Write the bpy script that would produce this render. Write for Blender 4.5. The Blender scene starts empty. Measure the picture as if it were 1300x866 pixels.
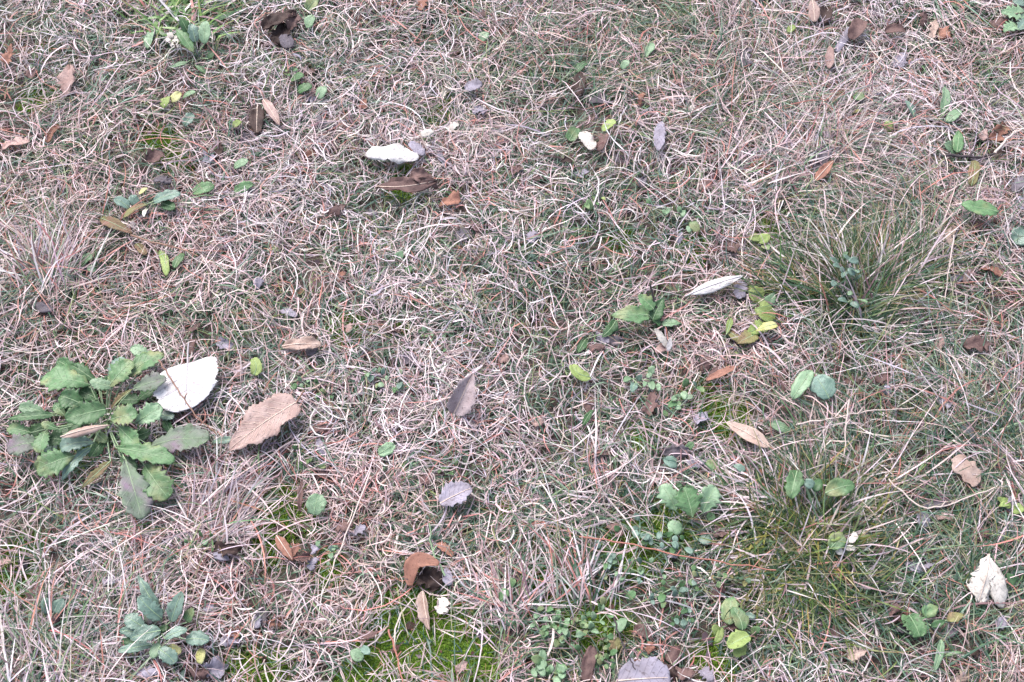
import bpy, math
import numpy as np
from mathutils import Vector, Matrix
R = math.radians
rng = np.random.default_rng(11)

# ------------------------------------------------------------------ camera, sky, sun, exposure
scn = bpy.context.scene
TILT, DIST, LENS = R(28), 1.28, 40.0
CAM = np.array([0.0, -DIST*math.sin(TILT), DIST*math.cos(TILT)])
cd = bpy.data.cameras.new('camera'); cam = bpy.data.objects.new('camera', cd)
scn.collection.objects.link(cam); scn.camera = cam
cam.location = CAM; cam.rotation_euler = (TILT, 0, 0)
cd.lens = LENS; cd.sensor_width = 36; cd.clip_start = .02; cd.clip_end = 500

SUN_EL, SUN_AZ = R(58), R(-35)          # azimuth from +Y towards +X
w = bpy.data.worlds.new('World'); scn.world = w; w.use_nodes = True
nt = w.node_tree; bg = nt.nodes['Background']
sky = nt.nodes.new('ShaderNodeTexSky'); sky.sky_type = 'NISHITA'; sky.sun_disc = False
sky.sun_elevation = SUN_EL; sky.sun_rotation = SUN_AZ; sky.dust_density = 4; sky.air_density = 1.0; sky.ozone_density = 1
hs = nt.nodes.new('ShaderNodeHueSaturation'); hs.inputs['Saturation'].default_value = .75   # overcast: the blue is gone
nt.links.new(sky.outputs[0], hs.inputs['Color']); nt.links.new(hs.outputs[0], bg.inputs[0])
bg.inputs[1].default_value = .15
ld = bpy.data.lights.new('sun', 'SUN'); ld.energy = 1.5; ld.angle = R(35); ld.color = (1, .985, .975)
sun = bpy.data.objects.new('sun', ld); scn.collection.objects.link(sun)
sd = Vector((math.sin(SUN_AZ)*math.cos(SUN_EL), math.cos(SUN_AZ)*math.cos(SUN_EL), math.sin(SUN_EL)))
sun.rotation_euler = sd.to_track_quat('Z', 'Y').to_euler(); sun.location = sd*5
scn.view_settings.view_transform = 'Standard'; scn.view_settings.look = 'None'
scn.view_settings.gamma = 1; scn.view_settings.use_curve_mapping = False
scn.view_settings.exposure = 1.28
scn.render.engine = 'CYCLES'
scn.cycles.max_bounces = 8; scn.cycles.diffuse_bounces = 4; scn.cycles.transmission_bounces = 4

# ------------------------------------------------------------------ pixels and ground
ct, st = math.cos(TILT), math.sin(TILT)
def at(px, py, z=0.0):
    """the point at height z that the photograph shows at pixel px, py (1300 x 866)"""
    a = (px-650)/1300*36/LENS; b = -(py-433)/1300*36/LENS
    d = np.array([a, b*ct+st, b*st-ct])
    return CAM + d*((z-CAM[2])/d[2])
def mpp(px, py):                         # metres per pixel there
    a = at(px-5, py, .02); b = at(px+5, py, .02); return float(np.linalg.norm(b-a))/10

_lat = {}
def vnoise(x, y, scale, seed):
    """smooth value noise in -1..1"""
    if seed not in _lat: _lat[seed] = np.random.default_rng(1000+seed).uniform(-1, 1, (256, 256))
    L = _lat[seed]; x = np.asarray(x)/scale+90.3; y = np.asarray(y)/scale+70.7
    xi = np.floor(x).astype(int); yi = np.floor(y).astype(int); fx = x-xi; fy = y-yi
    fx = fx*fx*(3-2*fx); fy = fy*fy*(3-2*fy); xi &= 255; yi &= 255; xj = (xi+1) & 255; yj = (yi+1) & 255
    return (L[xi, yi]*(1-fx)+L[xj, yi]*fx)*(1-fy)+(L[xi, yj]*(1-fx)+L[xj, yj]*fx)*fy
def ground(x, y):
    return .007*vnoise(x, y, .21, 1)+.0045*vnoise(x, y, .07, 2)+.002*vnoise(x, y, .024, 3)

def lin(c):
    c = np.asarray(c, float)/255; return np.where(c <= .04045, c/12.92, ((c+.055)/1.055)**2.4)
GAIN = .74                               # photographed brightness -> base colour
def base(c): return lin(c)*GAIN

# ------------------------------------------------------------------ materials
def newmat(name):
    m = bpy.data.materials.new(name); m.use_nodes = True
    n = m.node_tree.nodes; n.clear(); return m, n, m.node_tree.links
def blade_material(name, trans=.22, rough=.55, spec=.3):
    m, n, l = newmat(name)
    o = n.new('ShaderNodeOutputMaterial'); p = n.new('ShaderNodeBsdfPrincipled')
    a = n.new('ShaderNodeAttribute'); a.attribute_name = 'tint'
    tc = n.new('ShaderNodeTexCoord'); nz = n.new('ShaderNodeTexNoise'); nz.inputs['Scale'].default_value = 260
    l.new(tc.outputs['Object'], nz.inputs['Vector'])
    h = n.new('ShaderNodeHueSaturation'); mr = n.new('ShaderNodeMapRange')
    mr.inputs[3].default_value = .72; mr.inputs[4].default_value = 1.28
    l.new(nz.outputs[0], mr.inputs[0]); l.new(mr.outputs[0], h.inputs['Value']); l.new(a.outputs[0], h.inputs['Color'])
    l.new(h.outputs[0], p.inputs['Base Color'])
    p.inputs['Roughness'].default_value = rough; p.inputs['Specular IOR Level'].default_value = spec
    t = n.new('ShaderNodeBsdfTranslucent'); l.new(h.outputs[0], t.inputs[0])
    x = n.new('ShaderNodeMixShader'); x.inputs[0].default_value = trans
    l.new(p.outputs[0], x.inputs[1]); l.new(t.outputs[0], x.inputs[2]); l.new(x.outputs[0], o.inputs[0])
    return m
M_DRY = blade_material('dry_blade', .13, .5, .35); M_GREEN = blade_material('green_blade', .16, .42, .45)
M_MOSS = blade_material('moss', .25, .8, .1); M_LITTER = blade_material('litter', .05, .85, .15)

def leaf_material(name, c1, c2, vein, c3=None, trans=.18, rough=.62, spec=.25, nv=7, veinmix=.45):
    m, n, l = newmat(name)
    o = n.new('ShaderNodeOutputMaterial'); p = n.new('ShaderNodeBsdfPrincipled')
    uv = n.new('ShaderNodeUVMap'); sp = n.new('ShaderNodeSeparateXYZ'); l.new(uv.outputs[0], sp.inputs[0])
    tc = n.new('ShaderNodeTexCoord'); oi = n.new('ShaderNodeObjectInfo')
    ad = n.new('ShaderNodeVectorMath'); ad.operation = 'ADD'; l.new(tc.outputs['Object'], ad.inputs[0])
    sc = n.new('ShaderNodeVectorMath'); sc.operation = 'SCALE'; sc.inputs[0].default_value = (3, 5, 7)
    l.new(oi.outputs['Random'], sc.inputs['Scale']); l.new(sc.outputs[0], ad.inputs[1])
    def noise(scale, detail=4):
        k = n.new('ShaderNodeTexNoise'); k.inputs['Scale'].default_value = scale; k.inputs['Detail'].default_value = detail
        l.new(ad.outputs[0], k.inputs['Vector']); return k.outputs[0]
    def math_(op, a, b=None, clamp=False):
        k = n.new('ShaderNodeMath'); k.operation = op; k.use_clamp = clamp
        for i, v in enumerate((a, b)):
            if v is None: continue
            if isinstance(v, (int, float)): k.inputs[i].default_value = v
            else: l.new(v, k.inputs[i])
        return k.outputs[0]
    def mix(f, a, b):
        k = n.new('ShaderNodeMix'); k.data_type = 'RGBA'
        for i, v in ((0, f), (6, a), (7, b)):
            if isinstance(v, (int, float)): k.inputs[i].default_value = v
            elif isinstance(v, np.ndarray): k.inputs[i].default_value = (*v, 1)
            else: l.new(v, k.inputs[i])
        return k.outputs[2]
    def ramp(v, lo, hi):
        k = n.new('ShaderNodeMapRange'); k.inputs[1].default_value = lo; k.inputs[2].default_value = hi
        l.new(v, k.inputs[0]); return k.outputs[0]
    col = mix(ramp(noise(70), .38, .64), base(c1), base(c2))
    if c3 is not None: col = mix(ramp(noise(38, 2), .5, .68), col, base(c3))
    dark = mix(ramp(noise(300, 3), .57, .72), col, mix(.55, col, base((70, 52, 46))))
    v = math_('ABSOLUTE', math_('MULTIPLY', math_('SUBTRACT', sp.outputs[1], .5), 2))
    ph = math_('FRACT', math_('SUBTRACT', math_('MULTIPLY', sp.outputs[0], nv), math_('MULTIPLY', v, nv*.22)))
    tri = math_('ABSOLUTE', math_('SUBTRACT', ph, .5))
    line = ramp(tri, .43, .5)
    colv = mix(math_('MULTIPLY', line, veinmix), dark, base(vein))
    h = n.new('ShaderNodeHueSaturation'); l.new(colv, h.inputs['Color'])
    l.new(math_('ADD', math_('MULTIPLY', oi.outputs['Random'], .34), .83), h.inputs['Value'])
    l.new(h.outputs[0], p.inputs['Base Color'])
    p.inputs['Roughness'].default_value = rough; p.inputs['Specular IOR Level'].default_value = spec
    b = n.new('ShaderNodeBump'); b.inputs['Strength'].default_value = .5; b.inputs['Distance'].default_value = .0012
    l.new(math_('ADD', math_('MULTIPLY', line, .5), noise(230, 5)), b.inputs['Height']); l.new(b.outputs[0], p.inputs['Normal'])
    t = n.new('ShaderNodeBsdfTranslucent'); l.new(h.outputs[0], t.inputs[0])
    x = n.new('ShaderNodeMixShader'); x.inputs[0].default_value = trans
    l.new(p.outputs[0], x.inputs[1]); l.new(t.outputs[0], x.inputs[2]); l.new(x.outputs[0], o.inputs[0])
    return m
LM = {  # colour word, material
 'tan': ('tan', leaf_material('leaf_tan', (198,175,165), (175,149,138), (220,203,194))),
 'orange': ('orange brown', leaf_material('leaf_orange', (172,125,108), (144,101,88), (188,147,130))),
 'brown': ('reddish brown', leaf_material('leaf_brown', (130,103,99), (102,79,78), (152,126,120))),
 'dark': ('dark brown', leaf_material('leaf_dark', (84,66,62), (62,48,46), (104,84,80))),
 'lav': ('lavender grey', leaf_material('leaf_lavender', (176,169,186), (152,144,157), (130,121,133))),
 'grey': ('slate grey', leaf_material('leaf_grey', (124,116,126), (100,92,98), (146,138,146))),
 'pink': ('pinkish beige', leaf_material('leaf_pink', (194,164,158), (168,136,130), (212,188,182))),
 'cream': ('cream', leaf_material('leaf_cream', (228,220,212), (208,199,190), (190,178,168), trans=.1)),
 'mauve': ('pinkish beige', leaf_material('leaf_mauve', (190,174,177), (170,152,155), (206,192,194))),
 'blush': ('pale tan', leaf_material('leaf_blush', (218,194,182), (200,172,160), (230,214,204))),
 'white': ('bleached white', leaf_material('leaf_white', (240,236,236), (226,221,223), (184,174,178), (214,206,204), trans=.05, veinmix=.55)),
 'salmon': ('pale reddish tan', leaf_material('leaf_salmon', (190,165,159), (174,146,139), (214,196,190), nv=9)),
 'green': ('green', leaf_material('leaf_green', (108,144,100), (86,122,80), (148,174,136), (150,156,112), trans=.16, rough=.45, spec=.38)),
 'dgreen': ('dark green', leaf_material('leaf_dark_green', (78,114,72), (60,94,60), (114,140,102), trans=.16, rough=.45, spec=.38)),
 'pgreen': ('pale green', leaf_material('leaf_pale_green', (146,174,140), (120,152,116), (180,196,174), trans=.15, rough=.45, spec=.45)),
 'bgreen': ('bluish green', leaf_material('leaf_blue_green', (128,154,140), (100,128,114), (164,182,168), trans=.12, rough=.42, spec=.5)),
 'ygreen': ('yellow green', leaf_material('leaf_yellow_green', (164,180,116), (138,160,92), (194,202,150), trans=.18)),
 'yellow': ('pale yellow', leaf_material('leaf_yellow', (212,210,156), (190,188,118), (222,220,180), trans=.18)),
 'olive': ('olive', leaf_material('leaf_olive', (148,146,98), (128,120,84), (176,168,124), (150,116,100), trans=.22)),
 'purple': ('purplish green', leaf_material('leaf_purple_green', (138,146,134), (116,138,110), (172,180,164), (150,130,146), trans=.2)),
}
def plain_material(name, c1, c2):
    m, n, l = newmat(name); o = n.new('ShaderNodeOutputMaterial'); p = n.new('ShaderNodeBsdfPrincipled'); tc = n.new('ShaderNodeTexCoord')
    k = n.new('ShaderNodeTexNoise'); k.inputs['Scale'].default_value = 300; l.new(tc.outputs['Object'], k.inputs['Vector'])
    x = n.new('ShaderNodeMix'); x.data_type = 'RGBA'; l.new(k.outputs[0], x.inputs[0])
    x.inputs[6].default_value = (*base(c1), 1); x.inputs[7].default_value = (*base(c2), 1); l.new(x.outputs[2], p.inputs['Base Color'])
    p.inputs['Roughness'].default_value = .55; p.inputs['Specular IOR Level'].default_value = .3; l.new(p.outputs[0], o.inputs[0]); return m
M_RIB_DRY = plain_material('rib_dry', (226,206,194), (206,182,168))
M_RIB_WHITE = plain_material('rib_white', (214,206,208), (200,190,194))
M_RIB_PALE = plain_material('rib_green', (168,190,152), (150,174,136))
M_STALK = plain_material('stalk_brown', (164,128,110), (130,100,88))
M_STRAW = plain_material('straw_stalk', (218,202,196), (190,170,162))
M_REDSTEM = plain_material('stem_red', (186,126,110), (150,100,90))
M_DARKSTEM = plain_material('stem_dark', (84,74,76), (60,52,56))
M_BERRY = leaf_material('berry', (66,40,42), (50,30,34), (66,40,42), rough=.3, spec=.5, trans=0)

m, n, l = newmat('soil')
o = n.new('ShaderNodeOutputMaterial'); p = n.new('ShaderNodeBsdfPrincipled'); tc = n.new('ShaderNodeTexCoord')
def nz(scale, d=6):
    k = n.new('ShaderNodeTexNoise'); k.inputs['Scale'].default_value = scale; k.inputs['Detail'].default_value = d
    l.new(tc.outputs['Object'], k.inputs['Vector']); return k.outputs[0]
cr = n.new('ShaderNodeValToRGB'); l.new(nz(45), cr.inputs[0])
cr.color_ramp.elements[0].position = .35; cr.color_ramp.elements[0].color = (.05, .038, .034, 1)
cr.color_ramp.elements[1].position = .7; cr.color_ramp.elements[1].color = (.15, .115, .104, 1)
at_ = n.new('ShaderNodeAttribute'); at_.attribute_name = 'mossy'
mg = n.new('ShaderNodeMix'); mg.data_type = 'RGBA'; l.new(at_.outputs['Fac'], mg.inputs[0]); l.new(cr.outputs[0], mg.inputs[6])
mg.inputs[7].default_value = (.10, .17, .035, 1); l.new(mg.outputs[2], p.inputs['Base Color'])
p.inputs['Roughness'].default_value = .95; p.inputs['Specular IOR Level'].default_value = .1
bm = n.new('ShaderNodeBump'); bm.inputs['Distance'].default_value = .006; l.new(nz(160), bm.inputs['Height']); l.new(bm.outputs[0], p.inputs['Normal'])
l.new(p.outputs[0], o.inputs[0]); M_SOIL = m

# ------------------------------------------------------------------ objects
COL = scn.collection
def mesh_np(name, verts, quads, mat, tint=None, uv=None, smooth=True):
    me = bpy.data.meshes.new(name); nv, nf = len(verts), len(quads); k = quads.shape[1]
    me.vertices.add(nv); me.vertices.foreach_set('co', np.ascontiguousarray(verts, np.float32).ravel())
    me.loops.add(nf*k); me.loops.foreach_set('vertex_index', np.ascontiguousarray(quads, np.int32).ravel())
    me.polygons.add(nf); me.polygons.foreach_set('loop_start', np.arange(0, nf*k, k, dtype=np.int32))
    me.polygons.foreach_set('use_smooth', np.full(nf, smooth))
    if tint is not None:
        a = me.attributes.new('tint', 'FLOAT_COLOR', 'POINT')
        a.data.foreach_set('color', np.ascontiguousarray(np.c_[tint, np.ones(nv)], np.float32).ravel())
    if uv is not None:
        u = me.uv_layers.new(name='UVMap'); u.data.foreach_set('uv', np.ascontiguousarray(uv[quads.ravel()], np.float32).ravel())
    me.update(calc_edges=True); me.materials.append(mat)
    return me
def link(name, data, parent=None, loc=(0, 0, 0)):
    ob = bpy.data.objects.new(name, data); COL.objects.link(ob); ob.location = loc
    if parent is not None: ob.parent = parent
    return ob
def tag(ob, label=None, cat=None, group=None, kind=None):
    for k, v in (('label', label), ('category', cat), ('group', group), ('kind', kind)):
        if v: ob[k] = v
    return ob

# leaf sheets: u runs along the midrib, v across
SH = {'ovate': (.55, .9), 'elliptic': (.6, .62), 'lance': (.75, .95), 'obovate': (1.0, .62), 'deltoid': (.2, .42),
      'round': (.45, .45), 'strip': (.3, .35), 'spoon': (1.9, .42)}
def leaf_sheet(L, W, shape='ovate', bend=(0, 0), roll=0., fold=0., wave=.06, teeth=0, tooth=.06, ragged=.05, side=0., seed=0, nu=20, nv=8, twist=0., skew=0., cut=(0., 1.)):
    """verts (local x along the leaf, chord length L), quads, uv, centre line"""
    r = np.random.default_rng(seed); a, b = SH[shape]
    u = np.linspace(0, 1, nu+1); uu = .012+.976*(cut[0]+(cut[1]-cut[0])*u)
    f = uu**a*(1-uu)**b; f /= f.max()
    f = np.maximum(f, .03)*W/2
    pit = bend[0]+(bend[1]-bend[0])*u
    cx = np.r_[0, np.cumsum(np.cos(pit[:-1]))]/nu; cz = np.r_[0, np.cumsum(np.sin(pit[:-1]))]/nu
    ch = math.hypot(cx[-1], cz[-1]) or 1.; ang = math.atan2(cz[-1], cx[-1])
    cx, cz = (cx*math.cos(ang)+cz*math.sin(ang))/ch*L, (-cx*math.sin(ang)+cz*math.cos(ang))/ch*L
    cy = side*L*np.sin(math.pi*u)*.5
    v = np.linspace(-1, 1, nv+1); U, V = np.meshgrid(u, v, indexing='ij')
    F = np.repeat(f[:, None], nv+1, 1)
    edge = np.abs(V)**3
    if teeth:
        F = F*(1+edge*tooth*(2*np.mod(U*teeth+.13*np.sign(V), 1)-1)*2*np.sin(math.pi*np.clip(U, .02, .98))**.3)
    F = F*(1+edge*ragged*3*vnoise(U*1.0+seed*.37, V*.8+seed*.11, .085, 7))
    if abs(roll) > .02:
        h = roll/2*V; Y = np.sin(h)/(roll/2)*F; Z = (1-np.cos(h))/(roll/2)*F
        Y = Y*(1+.0*V)
    else: Y = V*F; Z = 0*V
    Z = Z+np.abs(V)*F*fold + W*wave*(vnoise(U*L/max(W, 1e-4)+seed*.77, V+seed*.31, .45, 8)+.5*vnoise(U*2+seed, V*1.6+seed*.3, .21, 9))*(.35+.65*np.abs(V))
    if twist:
        c, s = np.cos(twist*(U-.5)), np.sin(twist*(U-.5)); Y, Z = Y*c-Z*s, Y*s+Z*c
    X = cx[:, None]-np.sin(pit-ang)[:, None]*Z; Zt = cz[:, None]+np.cos(pit-ang)[:, None]*Z
    sa = np.arctan2(np.gradient(cy), np.gradient(cx))[:, None]; X = X-np.sin(sa)*Y; Yt = cy[:, None]+np.cos(sa)*Y
    X = X+skew*Yt; P = np.stack([X, Yt, Zt], -1).reshape(-1, 3)
    i = np.arange(nu)[:, None]*(nv+1)+np.arange(nv)[None]; q = np.stack([i, i+nv+1, i+nv+2, i+1], -1).reshape(-1, 4)
    mid = P.reshape(nu+1, nv+1, 3)[:, nv//2]
    return P, q, np.stack([U, (V+1)/2], -1).reshape(-1, 2), mid
def tube(pts, r0, r1, k=5):
    pts = np.asarray(pts, float); N = len(pts); t = np.gradient(pts, axis=0); t /= np.linalg.norm(t, axis=1, keepdims=True)+1e-12
    ref = np.array([.13, .21, .97]); s = np.cross(t, ref); s /= np.linalg.norm(s, axis=1, keepdims=True)+1e-9; w_ = np.cross(s, t)
    rad = np.linspace(r0, r1, N)[:, None, None]; a = np.arange(k)/k*2*math.pi
    V = pts[:, None]+rad*(np.cos(a)[None, :, None]*s[:, None]+np.sin(a)[None, :, None]*w_[:, None])
    i = np.arange(N-1)[:, None]*k+np.arange(k)[None]; j = np.arange(N-1)[:, None]*k+(np.arange(k)[None]+1) % k
    q = np.stack([i, j, j+k, i+k], -1).reshape(-1, 4)
    uv = np.stack(np.meshgrid(np.linspace(0, 1, N), np.full(k, .3), indexing='ij'), -1).reshape(-1, 2)
    return V.reshape(-1, 3), q, uv
def frame(P0, P1, roll=0.):
    d = Vector(P1-P0); x = d.normalized(); y = Vector((0, 0, 1)).cross(x).normalized(); z = x.cross(y)
    if roll: q = Matrix.Rotation(roll, 3, x); y = q @ y; z = q @ z
    return Matrix(((x.x, y.x, z.x, P0[0]), (x.y, y.y, z.y, P0[1]), (x.z, y.z, z.z, P0[2]), (0, 0, 0, 1)))
def thin(ob, t=.00035):
    s = ob.modifiers.new('thickness', 'SOLIDIFY'); s.thickness = t; s.offset = 0; return ob

FOOT = []            # what lies on or grows through the grass: P0, P1, half width, z, share of blades that give way
SEED = [100]
def nseed(): SEED[0] += 1; return SEED[0]

# words to find small things by: things that are easy to find, at their pixels
LAND = [(100,520,'the large toothed leaf rosette'), (233,482,'the big bleached white leaf'), (337,536,'the large pale reddish tan leaf'),
 (200,800,'the small bluish green leaf rosette'), (500,188,'the creased white leaf'), (520,232,'the long crumpled brown leaf'),
 (908,358,'the rolled cream leaf'), (803,395,'the bright green toothed weed'), (740,467,'the curved yellow green leaf'), (592,500,'the folded pinkish beige leaf'),
 (577,628,'the creased lavender leaf'), (538,728,'the hooked orange brown leaf'), (543,776,'the folded tan leaf'), (875,637,'the scalloped three leaf weed'),
 (948,555,'the pointed tan leaf'), (1110,330,'the big dark green grass tuft'), (1030,680,'the short spiky dark green tuft'), (1255,735,'the tattered two lobed white leaf'),
 (1225,599,'the papery tan leaf'), (1242,267,'the bright green pointed leaf'), (836,173,'the standing lavender leaf'), (375,434,'the tan wrinkled leaf'),
 (401,638,'the round pale green leaf'), (320,462,'the notched yellow green leaf'), (360,45,'the curled dark brown leaf'), (340,140,'the upright orange leaf'),
 (230,40,'the broadleaf weed with a dry flower head'), (1088,37,'the rounded brown leaf'), (1195,20,'the striped green grass tuft'), (1287,20,'the torn pale green weed'),
 (1020,490,'the pair of pale green oval leaves'), (965,400,'the yellow green wilting weed'), (365,694,'the forked orange leaf'), (817,855,'the broad lavender leaf'),
 (930,800,'the folded lime green weed'), (1064,618,'the oval leaf with brown specks'), (170,255,'the dull green low weed'), (70,330,'the pale straw tuft'),
 (285,640,'the leaning straw tuft'), (720,800,'the chickweed mat'), (1163,790,'the lobed green weed'), (747,182,'the cream leaf scrap'), (1070,345,'the blue green sprig in the tuft'),
 (601,109,'the pale lavender scrap'), (291,700,'the shrivelled dark red leaf'), (1237,438,'the wide brown leaf'), (1046,212,'the leaning tan leaf'), (66,770,'the pale leaf with a dark berry')]
USED = set()
def near(px, py, start):
    c = sorted((math.hypot(px-a, py-b), t) for a, b, t in LAND if math.hypot(px-a, py-b) > 14)
    for _, t in c[:5]:
        s = f'{start} near {t}'
        if s not in USED: break
    else: s = f'{start} near {c[0][1]}'
    USED.add(s); return s

def fallen_leaf(bx, by, tx, ty, wpx, color, shape='ovate', z0=.021, z1=None, label=None, bend=(.25, -.25), roll=.5, fold=0., tilt=0., wave=.08, teeth=0,
                tooth=.06, ragged=.06, side=0., stalk=0., rib=False, clear=.85, mat=None, twist=0., nu=20, nv=8, veins=0, stalkdir=None, skew=0., cut=(0., 1.)):
    z1 = z0 if z1 is None else z1; sc_ = mpp((bx+tx)/2, (by+ty)/2)
    P0, P1 = at(bx, by, z0), at(tx, ty, z1)
    g = float(ground(*((P0+P1)/2)[:2])); P0 = P0+np.array([0, 0, g]); P1 = P1+np.array([0, 0, g])
    L = float(np.linalg.norm(P1-P0)); W = wpx*sc_; s = nseed()
    P, q, uv, mid = leaf_sheet(L, W, shape, bend, roll, fold, wave, teeth, tooth, ragged, side, s, nu, nv, twist, skew, cut)
    if P1[2] == P0[2]: P1 = P1+np.array([0, 0, 1e-5])
    M = frame(P0, P1, tilt); mt = mat or LM[color][1]
    FOOT.append((P0, P1, W/2, min(z0, z1)+g, clear))
    if not (stalk or rib or veins):
        ob = link('fallen_leaf', mesh_np('leaf', P, q, mt, uv=uv)); ob.matrix_world = M; thin(ob)
    else:
        ob = link('fallen_leaf', None); ob.matrix_world = M
        thin(link('blade', mesh_np('blade', P, q, mt, uv=uv), ob))
        rm = M_RIB_WHITE if color == 'white' else M_RIB_DRY
        if rib:
            k = mid[:-1]+np.array([0, 0, .0006]); v, q2, u2 = tube(k, .0007, .0003); link('midrib', mesh_np('midrib', v, q2, rm, uv=u2), ob)
        G = P.reshape(nu+1, nv+1, 3)
        for i in range(veins):
            for sgn in (0, 1):
                a = int(nu*(.08+.72*i/veins)); pts = []
                for j in range(nv//2):
                    ii = min(nu, a+int(round(j*nu*.045))); jj = nv//2+(j if sgn else -j); pts.append(G[ii, jj]+np.array([0, 0, .00035]))
                v, q2, u2 = tube(pts, .0004, .0002, 4); link('side_vein', mesh_np('side_vein', v, q2, rm, uv=u2), ob)
        if stalk:
            d = np.array(stalkdir if stalkdir is not None else (-1, .12*((s % 7)-3), .1)); d = d/np.linalg.norm(d)
            t = np.linspace(0, 1, 7)[:, None]; pts = mid[0]+d*t*stalk*sc_+np.array([0, .15, .1])*t*t*stalk*sc_*.4
            pts = np.vstack([mid[1], pts]); v, q2, u2 = tube(pts, .0011, .0008); link('stalk', mesh_np('stalk', v, q2, rm if color in ('white', 'cream') else M_STALK, uv=u2), ob)
    if label is None:
        ratio = wpx/max(1, math.hypot(tx-bx, ty-by)); ln = math.hypot(tx-bx, ty-by)
        size = 'tiny ' if ln < 17 else 'small ' if ln < 27 else 'longish '
        form = 'narrow ' if ratio < .46 else 'roundish ' if ratio > .78 else 'oval '
        how = 'curled ' if abs(roll) > 1.4 else 'folded ' if fold > .3 else ''
        label = near((bx+tx)/2, (by+ty)/2, f"{size}{how}{form}{LM[color][0]} dead leaf")
    tag(ob, label, 'leaf', 'fallen leaves in the grass'); return ob

# ------------------------------------------------------------------ the ground
ax = np.r_[[-60, -25, -10, -5, -2.6, -1.9], np.arange(-1.5, 1.501, .0125), [1.9, 2.6, 5, 10, 25, 60]]
MOSS = [(45,125,18),(205,178,20),(222,205,18),(60,62,10),(560,145,26),(350,215,14),(515,226,20),(360,655,32),(345,690,22),(225,615,26),(205,650,18),(12,735,32),
 (520,795,46),(575,800,40),(548,760,22),(470,845,34),(540,845,34),(690,742,26),(905,512,30),(925,535,22),(815,555,16),(310,848,20),(600,845,26),(965,298,22),(912,842,24),(700,690,14),
 (440,412,18),(640,640,10),(415,720,18),(510,415,12),(860,660,30),(800,700,34),(740,790,44),(880,320,16),(345,850,24),(100,570,30),(1250,30,16),(35,690,14),(785,300,14)]
MW = [(at(a, b, .004), 1.2*c*mpp(a, b)) for a, b, c in MOSS]
def mossy(x, y):
    k = np.zeros_like(x)
    for P, r in MW:
        d = np.hypot(x-P[0], y-P[1])/r; k = np.maximum(k, np.clip(1.5-1.1*d+.5*vnoise(x, y, .018, 21), 0, 1))
    return k
X, Y = np.meshgrid(ax, ax, indexing='ij'); fade = np.clip(2.2-np.maximum(abs(X), abs(Y)), 0, 1)
Z = ground(X, Y)*fade
N = len(ax); i = np.arange(N-1)[:, None]*N+np.arange(N-1)[None]
me = mesh_np('ground', np.stack([X, Y, Z], -1).reshape(-1, 3), np.stack([i, i+N, i+N+1, i+1], -1).reshape(-1, 4), M_SOIL)
a_ = me.attributes.new('mossy', 'FLOAT', 'POINT'); a_.data.foreach_set('value', mossy(X, Y).ravel().astype(np.float32))
tag(link('ground', me), kind='structure')

# ------------------------------------------------------------------ blades of grass
def blades(root, yaw, pit0, pit1, k1, k2, length, width, tint, K=8, floor=.003, top=.05, tipcol=None, twist=None, taper=.4, zg=None, ease=.8):
    n_ = len(root); s = np.linspace(0, 1, K+1)[None]
    f = lambda q: np.broadcast_to(np.asarray(q, float).reshape(-1, 1), (n_, 1))
    ya = f(yaw)+f(k1)*s+f(k2)*s*s; pi_ = f(pit0)+(f(pit1)-f(pit0))*s**ease
    st_ = f(length)/K
    dx, dy, dz = np.cos(ya)*np.cos(pi_), np.sin(ya)*np.cos(pi_), np.sin(pi_)
    cum = lambda d: np.c_[np.zeros(n_), np.cumsum(d[:, :-1]*st_, 1)]
    x, y, z = root[:, :1]+cum(dx), root[:, 1:2]+cum(dy), cum(dz)
    fl = f(floor); z = np.where(z > 0, top*np.tanh(z/top), z)
    z = np.where(s > .15, np.maximum(z, fl), np.maximum(z, fl*s/.15))
    z = z+(ground(x, y) if zg is None else 0)-.001*(s < .01)
    C = np.stack([x, y, z], -1); T = np.gradient(C, axis=1); T /= np.linalg.norm(T, axis=2, keepdims=True)+1e-9
    S = np.stack([-T[..., 1], T[..., 0], 0*x], -1); S /= np.linalg.norm(S, axis=2, keepdims=True)+1e-6
    Nn = np.cross(T, S); tw = f(0 if twist is None else twist)*(.4+.9*s)
    S = S*np.cos(tw)[..., None]+Nn*np.sin(tw)[..., None]
    wd = f(width)/2*np.clip((1-s)/taper, .12, 1)*np.clip(.55+2*s, 0, 1)
    return C, S*wd[..., None]
def blade_mesh(name, C, S, tint, tipcol, mat, keep=None):
    if keep is not None: C, S, tint, tipcol = C[keep], S[keep], tint[keep], tipcol[keep]
    n_, k, _ = C.shape
    V = np.stack([C-S, C+S], 2).reshape(-1, 3)
    b = (np.arange(n_)[:, None]*k+np.arange(k-1)[None])*2; q = np.stack([b, b+1, b+3, b+2], -1).reshape(-1, 4)
    s = np.linspace(0, 1, k)[None, :, None]**2.6; t = tint[:, None]*(1-s)+tipcol[:, None]*s
    t = np.repeat(t[:, :, None], 2, 2).reshape(-1, 3)
    return mesh_np(name, V, q, mat, tint=t)
def pick(pal, wts, n_, jit=.12, r=rng):
    p_ = np.array([base(c) for c in pal]); i = r.choice(len(pal), n_, p=np.array(wts)/sum(wts))
    return np.clip(p_[i]*np.exp(r.normal(0, jit, (n_, 1))+r.normal(0, .04, (n_, 3))), .005, .95)
DRY = [(232,220,223),(219,202,205),(202,182,185),(182,159,161),(146,117,121),(190,132,124),(174,162,174),(116,91,94),(216,198,192)]
DRYW = [.2,.22,.19,.13,.07,.1,.05,.04,.02]
GRN = [(80,112,90),(64,96,74),(104,132,92),(128,152,132),(92,118,108),(120,136,82)]
GRNW = [.28,.22,.16,.12,.16,.06]

def pxfield(lst):
    return [(at(a, b, .015), r*mpp(a, b), v) for a, b, r, v in lst]
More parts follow.
